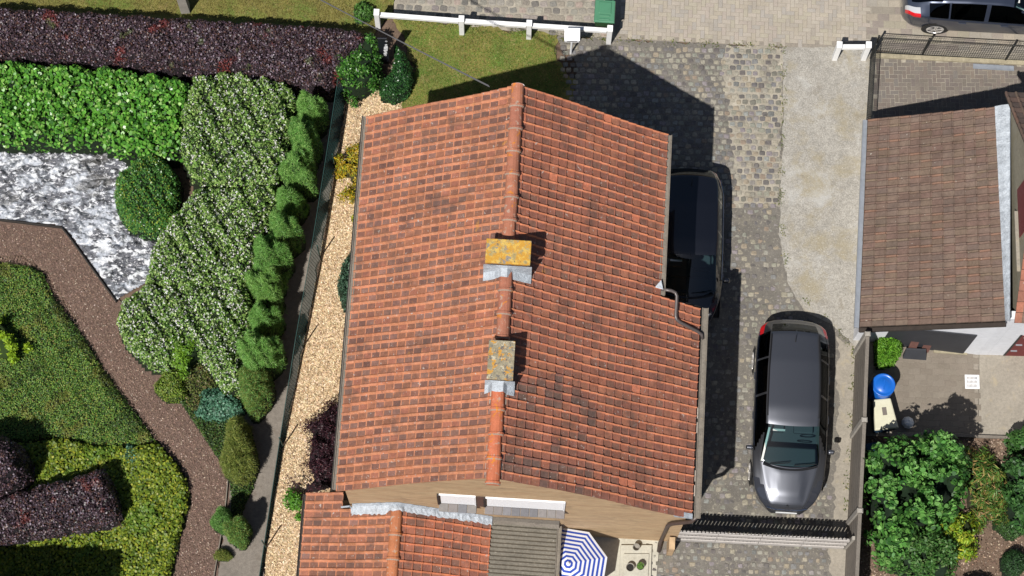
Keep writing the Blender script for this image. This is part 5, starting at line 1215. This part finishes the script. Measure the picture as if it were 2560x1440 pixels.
shrub('flowering_shrub', 'white-flowering green shrub between the purple hedge and the round clipped bush', 'shrub', UP2([(480, 190), (600, 182), (715, 208), (745, 250), (730, 330), (722, 410), (690, 470), (560, 478), (480, 452), (448, 380), (445, 300), (468, 240)], .8), 1.3, .4, flowers=dict(d=105, s=.046, c=(.74, .74, .7)), group='white-flowering shrubs', **wf)
shrub('flowering_shrub', 'white-flowering green shrub in the middle, right of the crumpled plastic film', 'shrub', UP2([(490, 470), (570, 468), (690, 462), (700, 500), (672, 560), (650, 620), (640, 700), (590, 730), (430, 725), (362, 720), (372, 640), (400, 580), (450, 520)], .8), 1.25, .4, flowers=dict(d=135, s=.046, c=(.74, .74, .7)), group='white-flowering shrubs', **wf)
shrub('flowering_shrub', 'white-flowering green shrub bulging over the bend of the bark path', 'shrub', UP2([(370, 708), (480, 715), (620, 705), (640, 780), (622, 880), (610, 975), (560, 985), (520, 920), (480, 880), (420, 925), (370, 915), (310, 860), (288, 800), (305, 752)], .7), 1.15, .4, flowers=dict(d=135, s=.046, c=(.74, .74, .7)), group='white-flowering shrubs', **wf)
shrub('clipped_bush', 'round clipped green bush with yellowish tips beside the plastic film', 'bush', circ(366, 482, 84, 104, .8, wob=.04), 1.15, .75, 2400, (.05, .032), [(lit(84, 138, 62, 1.2), 4), (lit(68, 118, 52, 1.2), 4), (lit(150, 168, 64, 1.2), 1.6), (lit(104, 154, 76, 1.2), 2)], (.005, .014, .004), .7, .12, 5, .1, 'leafgloss')
shrub('light_green_shrub', 'light green shrub growing out of the southern white-flowering shrub', 'shrub', circ(458, 872, 52, 56, .8), 1.05, .4, 1500, (.07, .045), [(lit(128, 172, 52), 3), (lit(104, 150, 44), 2)], (.012, .03, .006), clump=dict(n=40, r=.13, zv=.06))
shrub('low_yellow_shrub', 'low yellow-green shrub spilling onto the bark path', 'shrub', circ(428, 962, 40, 44, .3), .5, .3, 2400, (.05, .03), [(lit(132, 160, 56), 3), (lit(150, 164, 76), 2), (lit(96, 128, 46), 2)], (.014, .024, .006))
blueg = [(lit(100, 152, 122), 3), (lit(76, 124, 96), 3), (lit(126, 170, 142), 1.2), (lit(50, 90, 64), 2)]
shrub('sedum_clump', 'blue-green fleshy plant clump below the white-flowering shrubs', 'plant', circ(546, 1012, 60, 46, .3), .45, .35, 1700, (.06, .05), blueg, (.006, .018, .01), .5, shape=6)
shrub('sedum_clump', 'small blue-green plant half in shade beside the bark path bend', 'plant', circ(322, 1142, 32, 30, .25), .38, .25, 1500, (.06, .05), blueg, (.006, .018, .01), .5, shape=6)
# feathery shrubs along the walkway
fz = [(lit(112, 156, 78, 1.0), 3), (lit(92, 138, 62, 1.0), 4), (lit(130, 168, 96, 1.0), 2), (lit(70, 112, 50, 1.0), 2)]
fz2 = [(lit(140, 146, 74, 1.0), 3), (lit(118, 132, 62, 1.0), 3), (lit(90, 108, 48, 1.0), 2)]
fl = [(768, 262, 40, 42, 'topmost feathery green shrub beside the purple hedge end'), (757, 328, 42, 42, 'second feathery green shrub from the purple hedge'), (738, 404, 47, 50, 'large pale feathery green shrub beside the sunlit patch of walkway'), (716, 490, 44, 36, 'feathery green shrub level with the yellow shrub below the eave'), (700, 556, 46, 38, 'fifth feathery shrub from the purple hedge, half shaded'), (672, 622, 50, 46, 'sixth feathery shrub from the purple hedge'), (664, 698, 50, 48, 'broad feathery shrub level with the lower end of the plastic film'), (656, 786, 44, 40, 'dim feathery shrub between the broad one and the largest one'), (642, 866, 56, 50, 'large feathery dark green shrub, lowest of the dense row')]
for k, (x, y, a, b, lb) in enumerate(fl):
    hh = random.uniform(2.0, 2.7); ka = random.uniform(.8, .98)
    shrub('feathery_shrub', lb, 'shrub', circ(x + 2 + random.uniform(-5, 5), y + 4, a * ka, b * .96, hh * .76, wob=.15), hh, .5, 14000, (.13, .01), [(tuple(np.array(c_) * random.uniform(1.05, 1.4) * np.array([random.uniform(.9, 1.15), 1, .95])), w_) for c_, w_ in fz], (.006, .018, .004), bump=.16, bs=5, depth=.16, up=.55, core=.13, group='feathery shrubs along the walkway', m='leaf', edge_jit=.08)
shrub('feathery_shrub', 'yellowish feathery shrub just below the dense row by the walkway', 'shrub', circ(634, 965, 42, 58, 1.3), 1.9, .4, 9000, (.13, .009), fz2 + fz, (.01, .016, .004), bump=.08, bs=4, depth=.2, up=.55, core=.2, group='feathery shrubs along the walkway')
shrub('feathery_shrub', 'loose wispy yellow-green shrub leaning over the walkway edge', 'shrub', circ(594, 1125, 42, 84, .9), 1.5, .45, 6500, (.16, .01), fz2, (.012, .018, .005), bump=.1, bs=4, depth=.25, up=.5, core=.3, group='feathery shrubs along the walkway')
shrub('feathery_shrub', 'small fuzzy green shrub straddling the edging strip', 'shrub', circ(552, 1292, 27, 29, 1.1), 1.5, .25, 11000, (.1, .009), fz, (.008, .018, .004), up=.55, core=.13, group='feathery shrubs along the walkway')
shrub('feathery_shrub', 'small fuzzy olive shrub right of the edging strip', 'shrub', circ(590, 1322, 31, 33, 1.1), 1.5, .25, 11000, (.1, .009), fz2 + fz, (.008, .018, .004), up=.55, core=.13, group='feathery shrubs along the walkway')
shrub('feathery_shrub', 'smallest fuzzy shrub at the bottom of the edging strip', 'shrub', circ(556, 1386, 22, 14, .3), .4, .2, 9000, (.09, .009), fz2, (.008, .018, .004), up=.5, core=.1, group='feathery shrubs along the walkway')
# ground cover
gcp = [(lit(104, 138, 58, 1.0), 4), (lit(84, 122, 50, 1.0), 4), (lit(136, 154, 68, 1.0), 2), (lit(60, 94, 40), 2), (lit(164, 158, 74), .8)]
shrub('ground_cover', 'mixed dark green ground cover on the island left of the bark path', 'ground cover', UP2([(-80, 652), (60, 660), (105, 680), (135, 745), (200, 832), (265, 935), (330, 1022), (385, 1098), (330, 1115), (240, 1110), (140, 1090), (60, 1105), (-80, 1110)], .2), .27, .2, 2600, (.045, .024), gcp, (.016, .022, .008), .5, .18, 2.5, .08, kind='stuff', zmin=.5, patch=[(lit(150, 144, 70), 1.2, .35, .55), (lit(44, 70, 34), .9, .3, .6)])
ygp = [(lit(150, 166, 52), 4), (lit(128, 150, 46), 4), (lit(104, 128, 42), 3), (lit(180, 182, 62), 1.2), (lit(84, 110, 36), 2)]
shrub('yellow_green_ground_cover', 'yellow-green leafy ground cover at the inside bend of the bark path', 'ground cover', UP2([(-80, 1112), (60, 1108), (140, 1094), (240, 1112), (330, 1118), (388, 1102), (440, 1158), (468, 1210), (468, 1262), (450, 1330), (425, 1440), (410, 1530), (-80, 1530)], .25), .36, .2, 1250, (.075, .055), ygp, (.012, .02, .004), .45, .15, 3, .08, shape=6, kind='stuff', zmin=.5, patch=[(lit(100, 142, 50), 1.1, .4, .6)])
shrub('ground_cover', 'green ground cover strip between the bark path and the walkway', 'ground cover', UP2([(440, 985), (520, 1030), (600, 1050), (632, 1100), (648, 1160), (634, 1215), (610, 1265), (600, 1310), (578, 1310), (575, 1190), (500, 1078), (462, 1020)], .15), .22, .15, 1700, (.05, .028), [(lit(78, 112, 50), 3), (lit(96, 128, 56), 2), (lit(60, 88, 40), 3), (lit(110, 112, 60), 1)], (.012, .02, .006), .7, .25, 3, .08, kind='stuff', zmin=.5)
shrub('ground_cover', 'low olive ground cover below the light green shrub by the path', 'ground cover', UP2([(455, 915), (500, 900), (540, 930), (610, 985), (600, 1040), (520, 1045), (470, 1020), (455, 970)], .15), .25, .15, 1500, (.06, .03), [(lit(112, 124, 62, 1.2), 3), (lit(84, 104, 48, 1.2), 2), (lit(140, 126, 84), 1)], (.02, .022, .01), .7, .3, 4, .1, kind='stuff', zmin=.5)
shrub('bright_shrub', 'small lime-green shrub at the left edge of the ground cover', 'shrub', UP2([(-20, 800), (10, 790), (30, 815), (40, 850), (66, 866), (50, 885), (25, 905), (-20, 900)], .6), .8, .2, 1500, (.075, .05), [(lit(164, 196, 48), 3), (lit(136, 176, 40), 2)], (.02, .04, .006), clump=dict(n=45, r=.12, zv=.08))
shrub('purple_shrub', 'tall dark purple shrub at the left edge casting a long shadow', 'shrub', UP2([(-110, 1085), (10, 1080), (40, 1100), (62, 1140), (64, 1180), (30, 1215), (-30, 1240), (-110, 1250)], 1.6), 2.0, .35, 2000, (.06, .042), purp, (.01, .008, .01), .7, .06, 3, .12, 'leafpurple')
shrub('purple_shrub', 'broad dark purple clipped shrub in the yellow-green ground cover', 'shrub', UP2([(-110, 1265), (40, 1228), (150, 1195), (255, 1168), (275, 1195), (288, 1240), (298, 1285), (290, 1308), (180, 1325), (60, 1345), (-110, 1370)], 1.1), 1.4, .3, 2100, (.06, .042), purp + [(lit(120, 118, 116), 1)], (.01, .008, .01), .7, .05, 3, .12, 'leafpurple', patch=[(lit(126, 56, 44), 1.6, .6, .6)])
shrub('tall_hedge', 'tall hedge below the left corner whose shadow darkens the ground cover', 'hedge', UP2([(-400, 1445), (60, 1455), (168, 1464), (172, 1500), (170, 1560), (-400, 1560)], 3.0), 3.1, .15, 300, (.1, .07), purp, (.01, .012, .008), core=.05, bump=.02)
# plants around the house
shrub('glossy_bush', 'glossy green bush at the corner of the purple hedge and the black board', 'bush', UP2([(890, 95), (925, 78), (948, 92), (948, 150), (952, 195), (925, 225), (880, 240), (850, 215), (828, 195), (830, 140), (862, 120)], .9), 1.25, .35, 1500, (.085, .04), [(lit(104, 160, 62), 3), (lit(78, 136, 52), 4), (lit(140, 180, 110), 1.2), (lit(50, 100, 40), 3)], (.005, .016, .004), .6, .1, 3, .14, 'leafgloss', clump=dict(n=60, r=.13, zv=.07))
shrub('dark_bush', 'dark green crescent-shaped bush beside the front lawn', 'bush', UP2([(985, 100), (1012, 120), (1030, 160), (1032, 195), (1018, 228), (985, 244), (950, 235), (945, 205), (972, 180), (985, 140)], .6), .75, .3, 2300, (.05, .028), [(lit(58, 108, 52), 4), (lit(44, 88, 44), 4), (lit(80, 130, 66), 1)], (.004, .014, .005), .6, .05, 3, .08, 'leafgloss')
shrub('yellow_shrub', 'golden-yellow shrub in the wood chips below the eave', 'shrub', UP2([(838, 395), (862, 372), (900, 360), (940, 370), (940, 490), (895, 500), (862, 505), (832, 490), (880, 470), (862, 440), (838, 425)], .5), .85, .25, 1300, (.07, .035), [(lit(206, 176, 44), 3), (lit(184, 150, 40), 2), (lit(150, 160, 50), 2), (lit(196, 196, 60), 1.5)], (.05, .045, .012), .7, clump=dict(n=60, r=.12, zv=.07), core=.5)
shrub('yellow_shrub', 'tiny yellow tuft beside the gutter below the golden shrub', 'shrub', circ(898, 543, 20, 14, .2), .35, .15, 1500, (.06, .03), [(lit(196, 196, 60), 2), (lit(150, 160, 50), 1)], (.03, .03, .006))
shrub('bluish_shrub', 'blue-green shrub half hidden below the west gutter', 'shrub', UP2([(880, 618), (930, 620), (940, 780), (885, 785), (855, 765), (842, 715), (852, 660)], .5), .8, .3, 1700, (.06, .032), [(lit(84, 118, 92), 3), (lit(62, 92, 70), 4), (lit(104, 140, 112), 1)], (.005, .014, .007), .6)
shrub('purple_maple', 'dark purple maple spreading over the wood chips beside the west wall', 'shrub', UP2([(815, 995), (850, 1000), (900, 1010), (900, 1215), (830, 1215), (790, 1225), (735, 1225), (712, 1200), (770, 1190), (752, 1150), (760, 1110), (765, 1080), (755, 1045), (790, 1035)], .9), 1.25, .3, 1300, (.06, .03), [(lit(74, 42, 52), 4), (lit(56, 34, 42), 4), (lit(104, 60, 66), 1)], (.012, .006, .008), .7, .1, 3, .2, 'leaf', clump=dict(n=46, r=.15, zv=.12), core=.35)
shrub('green_seedling_clump', 'fresh green leafy plant in the chips beside the annex gutter', 'plant', UP2([(690, 1215), (720, 1222), (760, 1238), (775, 1262), (745, 1280), (720, 1265), (705, 1240)], .3), .45, .15, 900, (.1, .055), [(lit(110, 168, 58), 3), (lit(88, 146, 50), 2)], (.012, .03, .006), .5, core=.25, clump=dict(n=60, r=.12, zv=.06))
shrub('green_seedling_clump', 'tiny green plant alone in the chips beside the annex gutter', 'plant', circ(746, 1292, 9, 9, .2), .25, .1, 1500, (.07, .04), [(lit(110, 168, 58), 3)], (.012, .03, .006), core=.2)
# neighbour's planting
shrub('fern', 'bright green fern below the neighbour\'s lean-to roof', 'fern', circ(2221, 868, 33, 46, .5, wob=.1), .7, .35, 3000, (.12, .022), [(lit(128, 186, 58), 4), (lit(102, 160, 46), 3), (lit(150, 200, 84), 1)], (.012, .035, .006), .5, up=.35, core=.2)
shrub('fig_shrub', 'large leafy fig-like shrub behind the concrete fence', 'shrub', UP2([(2165, 1112), (2230, 1080), (2280, 1095), (2350, 1075), (2410, 1105), (2425, 1160), (2440, 1200), (2405, 1270), (2350, 1320), (2300, 1330), (2255, 1400), (2215, 1385), (2190, 1320), (2170, 1220)], 2.0), 2.7, .5, 640, (.125, .115), [(lit(104, 158, 74, 1.25), 4), (lit(82, 136, 60, 1.25), 4), (lit(126, 174, 94, 1.25), 1.6), (lit(56, 102, 46), 3)], (.005, .016, .005), .5, .14, 2.6, .3, 'leaf', 6, clump=dict(n=20, r=.2, zv=.24), pieces=300, core=.6)
shrub('leafy_shrub', 'mixed green shrub below the fig-like shrub', 'shrub', circ(2312, 1385, 98, 70, .9), 1.2, .45, 1100, (.1, .05), [(lit(92, 140, 66), 3), (lit(68, 110, 52), 3), (lit(120, 150, 90), 1)], (.006, .016, .006), .7, clump=dict(n=40, r=.16, zv=.1), core=.3)
shrub('yellow_green_shrub', 'yellow-green laurel bush in the middle of the neighbour\'s bed', 'shrub', circ(2398, 1338, 56, 60, .6), .8, .35, 900, (.1, .045), [(lit(170, 190, 52), 3), (lit(130, 172, 50), 3), (lit(206, 206, 76), 1)], (.02, .03, .006), .6, clump=dict(n=45, r=.15, zv=.08), core=.25)
shrub('strap_leaf_plant', 'straggly strap-leaved plants right of the fig-like shrub', 'plant', UP2([(2390, 1130), (2440, 1120), (2510, 1150), (2530, 1210), (2520, 1290), (2450, 1320), (2410, 1260), (2410, 1190)], .4), .6, .3, 1000, (.2, .03), [(lit(106, 146, 64), 4), (lit(150, 150, 70), 2), (lit(190, 158, 100), 1.4), (lit(78, 116, 52), 2)], (.03, .028, .014), .7, clump=dict(n=22, r=.2, zv=.06), core=.35)
shrub('corner_shrub', 'dark green shrub at the right edge of the neighbour\'s bed', 'shrub', UP2([(2510, 1150), (2560, 1130), (2680, 1130), (2680, 1330), (2540, 1320), (2505, 1270), (2515, 1210)], .8), 1.1, .4, 700, (.12, .08), [(lit(74, 118, 58), 3), (lit(56, 96, 48), 4), (lit(100, 150, 80), 1)], (.005, .014, .005), .6, clump=dict(n=26, r=.18, zv=.12), core=.3)
shrub('corner_shrub', 'leafy branch reaching in at the right edge over the patio', 'shrub', UP2([(2540, 1070), (2580, 1050), (2660, 1050), (2660, 1110), (2550, 1110)], 1.0), 1.3, .25, 700, (.12, .08), [(lit(84, 128, 62), 3), (lit(60, 100, 48), 3)], (.005, .014, .005), .6, clump=dict(n=30, r=.16, zv=.12), core=.3)
shrub('box_ball', 'small dark green clipped ball at the bottom right corner', 'bush', circ(2540, 1404, 32, 34, .5, wob=.03), .65, .34, 3500, (.035, .022), [(lit(66, 104, 58), 3), (lit(50, 84, 46), 3)], (.005, .014, .005), .6, .03, 3, .05)
shrub('low_tuft', 'low green cushion plant above the clipped ball', 'plant', circ(2530, 1310, 46, 34, .2), .3, .25, 2500, (.06, .018), [(lit(84, 122, 60), 3), (lit(66, 100, 50), 2)], (.01, .018, .006), .6)
shrub('verge_tuft', 'green weed tuft beside the white railing end post', 'plant', circ(908, 28, 26, 26, .2), .35, .2, 1300, (.1, .04), [(lit(96, 142, 62), 3), (lit(70, 112, 48), 2)], (.01, .02, .006), .6)
# dark shrub casting the rounded shadow at the bottom edge
shrub('bottom_bush', 'dark bush at the bottom edge of the neighbour\'s bed', 'bush', circ(2440, 1478, 60, 26, 1.0), 1.2, .4, 900, (.06, .04), [(lit(60, 96, 50), 3), (lit(46, 76, 42), 3)], (.005, .012, .005), .6)

# ------------------------------------------------------------------ loose litter that nobody could count
def litter(name, label, poly, n, size, pal, z=.016, m='chip', flat=.35, cat=None):
    poly = ccw(poly); P2 = rand_in(poly, n); ctr = np.array([poly[:, 0].mean(), poly[:, 1].mean(), z]); P = np.c_[P2, z + rng.uniform(.002, .02, n)] - ctr
    N_ = np.c_[rng.normal(0, flat, (n, 2)), np.ones(n)]; N_ /= np.linalg.norm(N_, axis=1)[:, None]; D = rng.normal(0, 1, (n, 3)); D -= N_ * (D * N_).sum(1)[:, None]; D /= np.linalg.norm(D, axis=1)[:, None]
    V, F = leaf_mesh(P, N_, D, size[0] * rng.uniform(.5, 1.4, n), size[1] * rng.uniform(.5, 1.4, n), 4, 0.02); o = link(name, new_mesh(name, V, F, M[m], pick(pal, n)), None, tuple(ctr)); tag(o, label, cat, None, 'stuff')
litter('wood_chips', 'pale wood chips covering the bed along the west wall', UP2([(874, 228), (995, 228), (1003, 262), (1005, 300), (950, 400), (930, 700), (880, 1220), (800, 1230), (770, 1520), (654, 1520), (668, 1370), (709, 1117), (760, 868), (803, 645), (838, 420)]), 26000, (.075, .03), [(lit(228, 202, 164, 1.25), 4), (lit(214, 186, 146, 1.25), 4), (lit(240, 220, 188, 1.2), 2), (lit(180, 146, 110, 1.3), 1.6), (lit(140, 110, 82), .7)], .016, flat=.35)
litter('bark_mulch', 'brown bark mulch on the garden path', UP2([(-60, 556), (150, 574), (182, 600), (292, 760), (330, 900), (420, 990), (460, 1020), (500, 1082), (570, 1185), (560, 1280), (525, 1500), (430, 1500), (470, 1240), (385, 1098), (265, 935), (135, 745), (100, 670), (-60, 650)]), 15000, (.055, .022), [(lit(132, 108, 95, 1.2), 5), (lit(114, 92, 80, 1.2), 4), (lit(156, 130, 114, 1.2), 2), (lit(214, 194, 176), .5)], .012, flat=.5)
litter('leaf_litter', 'dry brown leaf litter under the neighbour\'s shrubs', UP2([(2170, 1095), (2700, 1100), (2700, 1500), (2140, 1500)]), 9000, (.07, .035), [(lit(150, 124, 104), 4), (lit(120, 98, 82), 4), (lit(186, 164, 144), 2), (lit(214, 190, 166), 1)], .004, flat=.6)
def blades(name, label, poly, n, pal, l=.06):
    poly = ccw(poly); P2 = rand_in(poly, n); ctr = np.array([poly[:, 0].mean(), poly[:, 1].mean(), 0.]); P = np.c_[P2, rng.uniform(.008, .03, n)] - ctr
    D = np.c_[rng.normal(0, 1, (n, 2)), rng.uniform(.1, 1.0, n)]; D /= np.linalg.norm(D, axis=1)[:, None]; N_ = np.cross(D, rng.normal(0, 1, (n, 3))); N_ /= np.linalg.norm(N_, axis=1)[:, None]
    v = vn(P2[:, 0] * 1.5, P2[:, 1] * 1.5, 4.)[:, None]; C = pick(pal, n); C = C * np.clip(1 - .25 * v, .5, 1.4)
    V, F = leaf_mesh(P, N_, D, l * rng.uniform(.5, 1.4, n), .009 * rng.uniform(.6, 1.4, n), 4, .05); o = link(name, new_mesh(name, V, F, M['leaf'], C), None, tuple(ctr)); tag(o, label, 'grass', None, 'stuff')
gp2 = [(lit(150, 146, 74, 1.2), 4), (lit(116, 150, 58, 1.15), 4), (lit(180, 168, 104, 1.2), 2), (lit(94, 138, 50, 1.15), 4)]
blades('grass', 'patchy dry grass blades on the front lawn', UP2([(992, 46), (1180, 72), (1388, 90), (1392, 150), (1425, 215), (1300, 330), (1005, 300), (990, 250), (1036, 200), (1030, 130)]), 24000, gp2)
blades('grass', 'dry grass blades on the verge north of the purple hedge', UP2([(-60, -60), (980, -60), (980, 24), (930, 76), (480, 40), (-60, 20)]), 24000, [(lit(156, 144, 78), 4), (lit(136, 130, 66), 4), (lit(176, 160, 100), 2)])

def weeds(name, label, pts, n, spread=.05):
    P_ = [U(x, y, 0)[:2] for x, y in pts]; out = []
    for a, b in zip(P_[:-1], P_[1:]):
        k = max(1, int(n * np.linalg.norm(b - a))); t = rng.random(k)[:, None]; c = a + (b - a) * t; cl = vn(c[:, 0] * 4, c[:, 1] * 4, 2.) > .05; out.append((c + rng.normal(0, spread, (k, 2)))[cl])
    P2 = np.vstack(out); m_ = len(P2); ctr = np.array([*P2.mean(0), 0.]); P3 = np.c_[P2, rng.uniform(.02, .05, m_)] - ctr
    D = np.c_[rng.normal(0, 1, (m_, 2)), rng.uniform(0, .6, m_)]; D /= np.linalg.norm(D, axis=1)[:, None]; N_ = np.cross(D, rng.normal(0, 1, (m_, 3))); N_[:, 2] = np.abs(N_[:, 2]) + .3; N_ /= np.linalg.norm(N_, axis=1)[:, None]
    V, F = leaf_mesh(P3, N_, D, .05 * rng.uniform(.5, 1.5, m_), .02 * rng.uniform(.6, 1.4, m_)); o = link(name, new_mesh(name, V, F, M['leaf'], pick([(lit(120, 128, 62), 3), (lit(150, 146, 84), 2), (lit(90, 112, 50), 2)], m_)), None, tuple(ctr)); tag(o, label, 'weeds', None, 'stuff')
weeds('weeds', 'small weeds and moss along the edges of the driveway and concrete strip', [(1400, 100), (1545, 100), (1960, 118), (1952, 520), (1968, 705), (2085, 815), (2136, 880), (2126, 1090), (2114, 1310)], 110)
weeds('weeds', 'small weeds along the wall foot and the long white railing', [(985, 44), (1180, 68), (1400, 88), (1530, 100)], 160, .07)

# look-alikes with labels of their own still share a group
GROUPS = {'concrete_railing': 'white concrete railings', 'wire_mesh_fence': 'black wire mesh fences', 'flower_pot': 'pots on the cistern cover', 'path_edging': 'garden edging strips', 'sedum_clump': 'blue-green plant clumps', 'yellow_shrub': 'yellow shrubs below the eave', 'purple_shrub': 'dark purple shrubs in the ground cover', 'green_seedling_clump': 'green plants beside the annex', 'corner_shrub': 'shrubs at the right edge of the bed'}
for o in list(bpy.data.objects):
    k = o.name.split('.')[0]
    if o.parent is None and k in GROUPS and 'group' not in o: o['group'] = GROUPS[k]
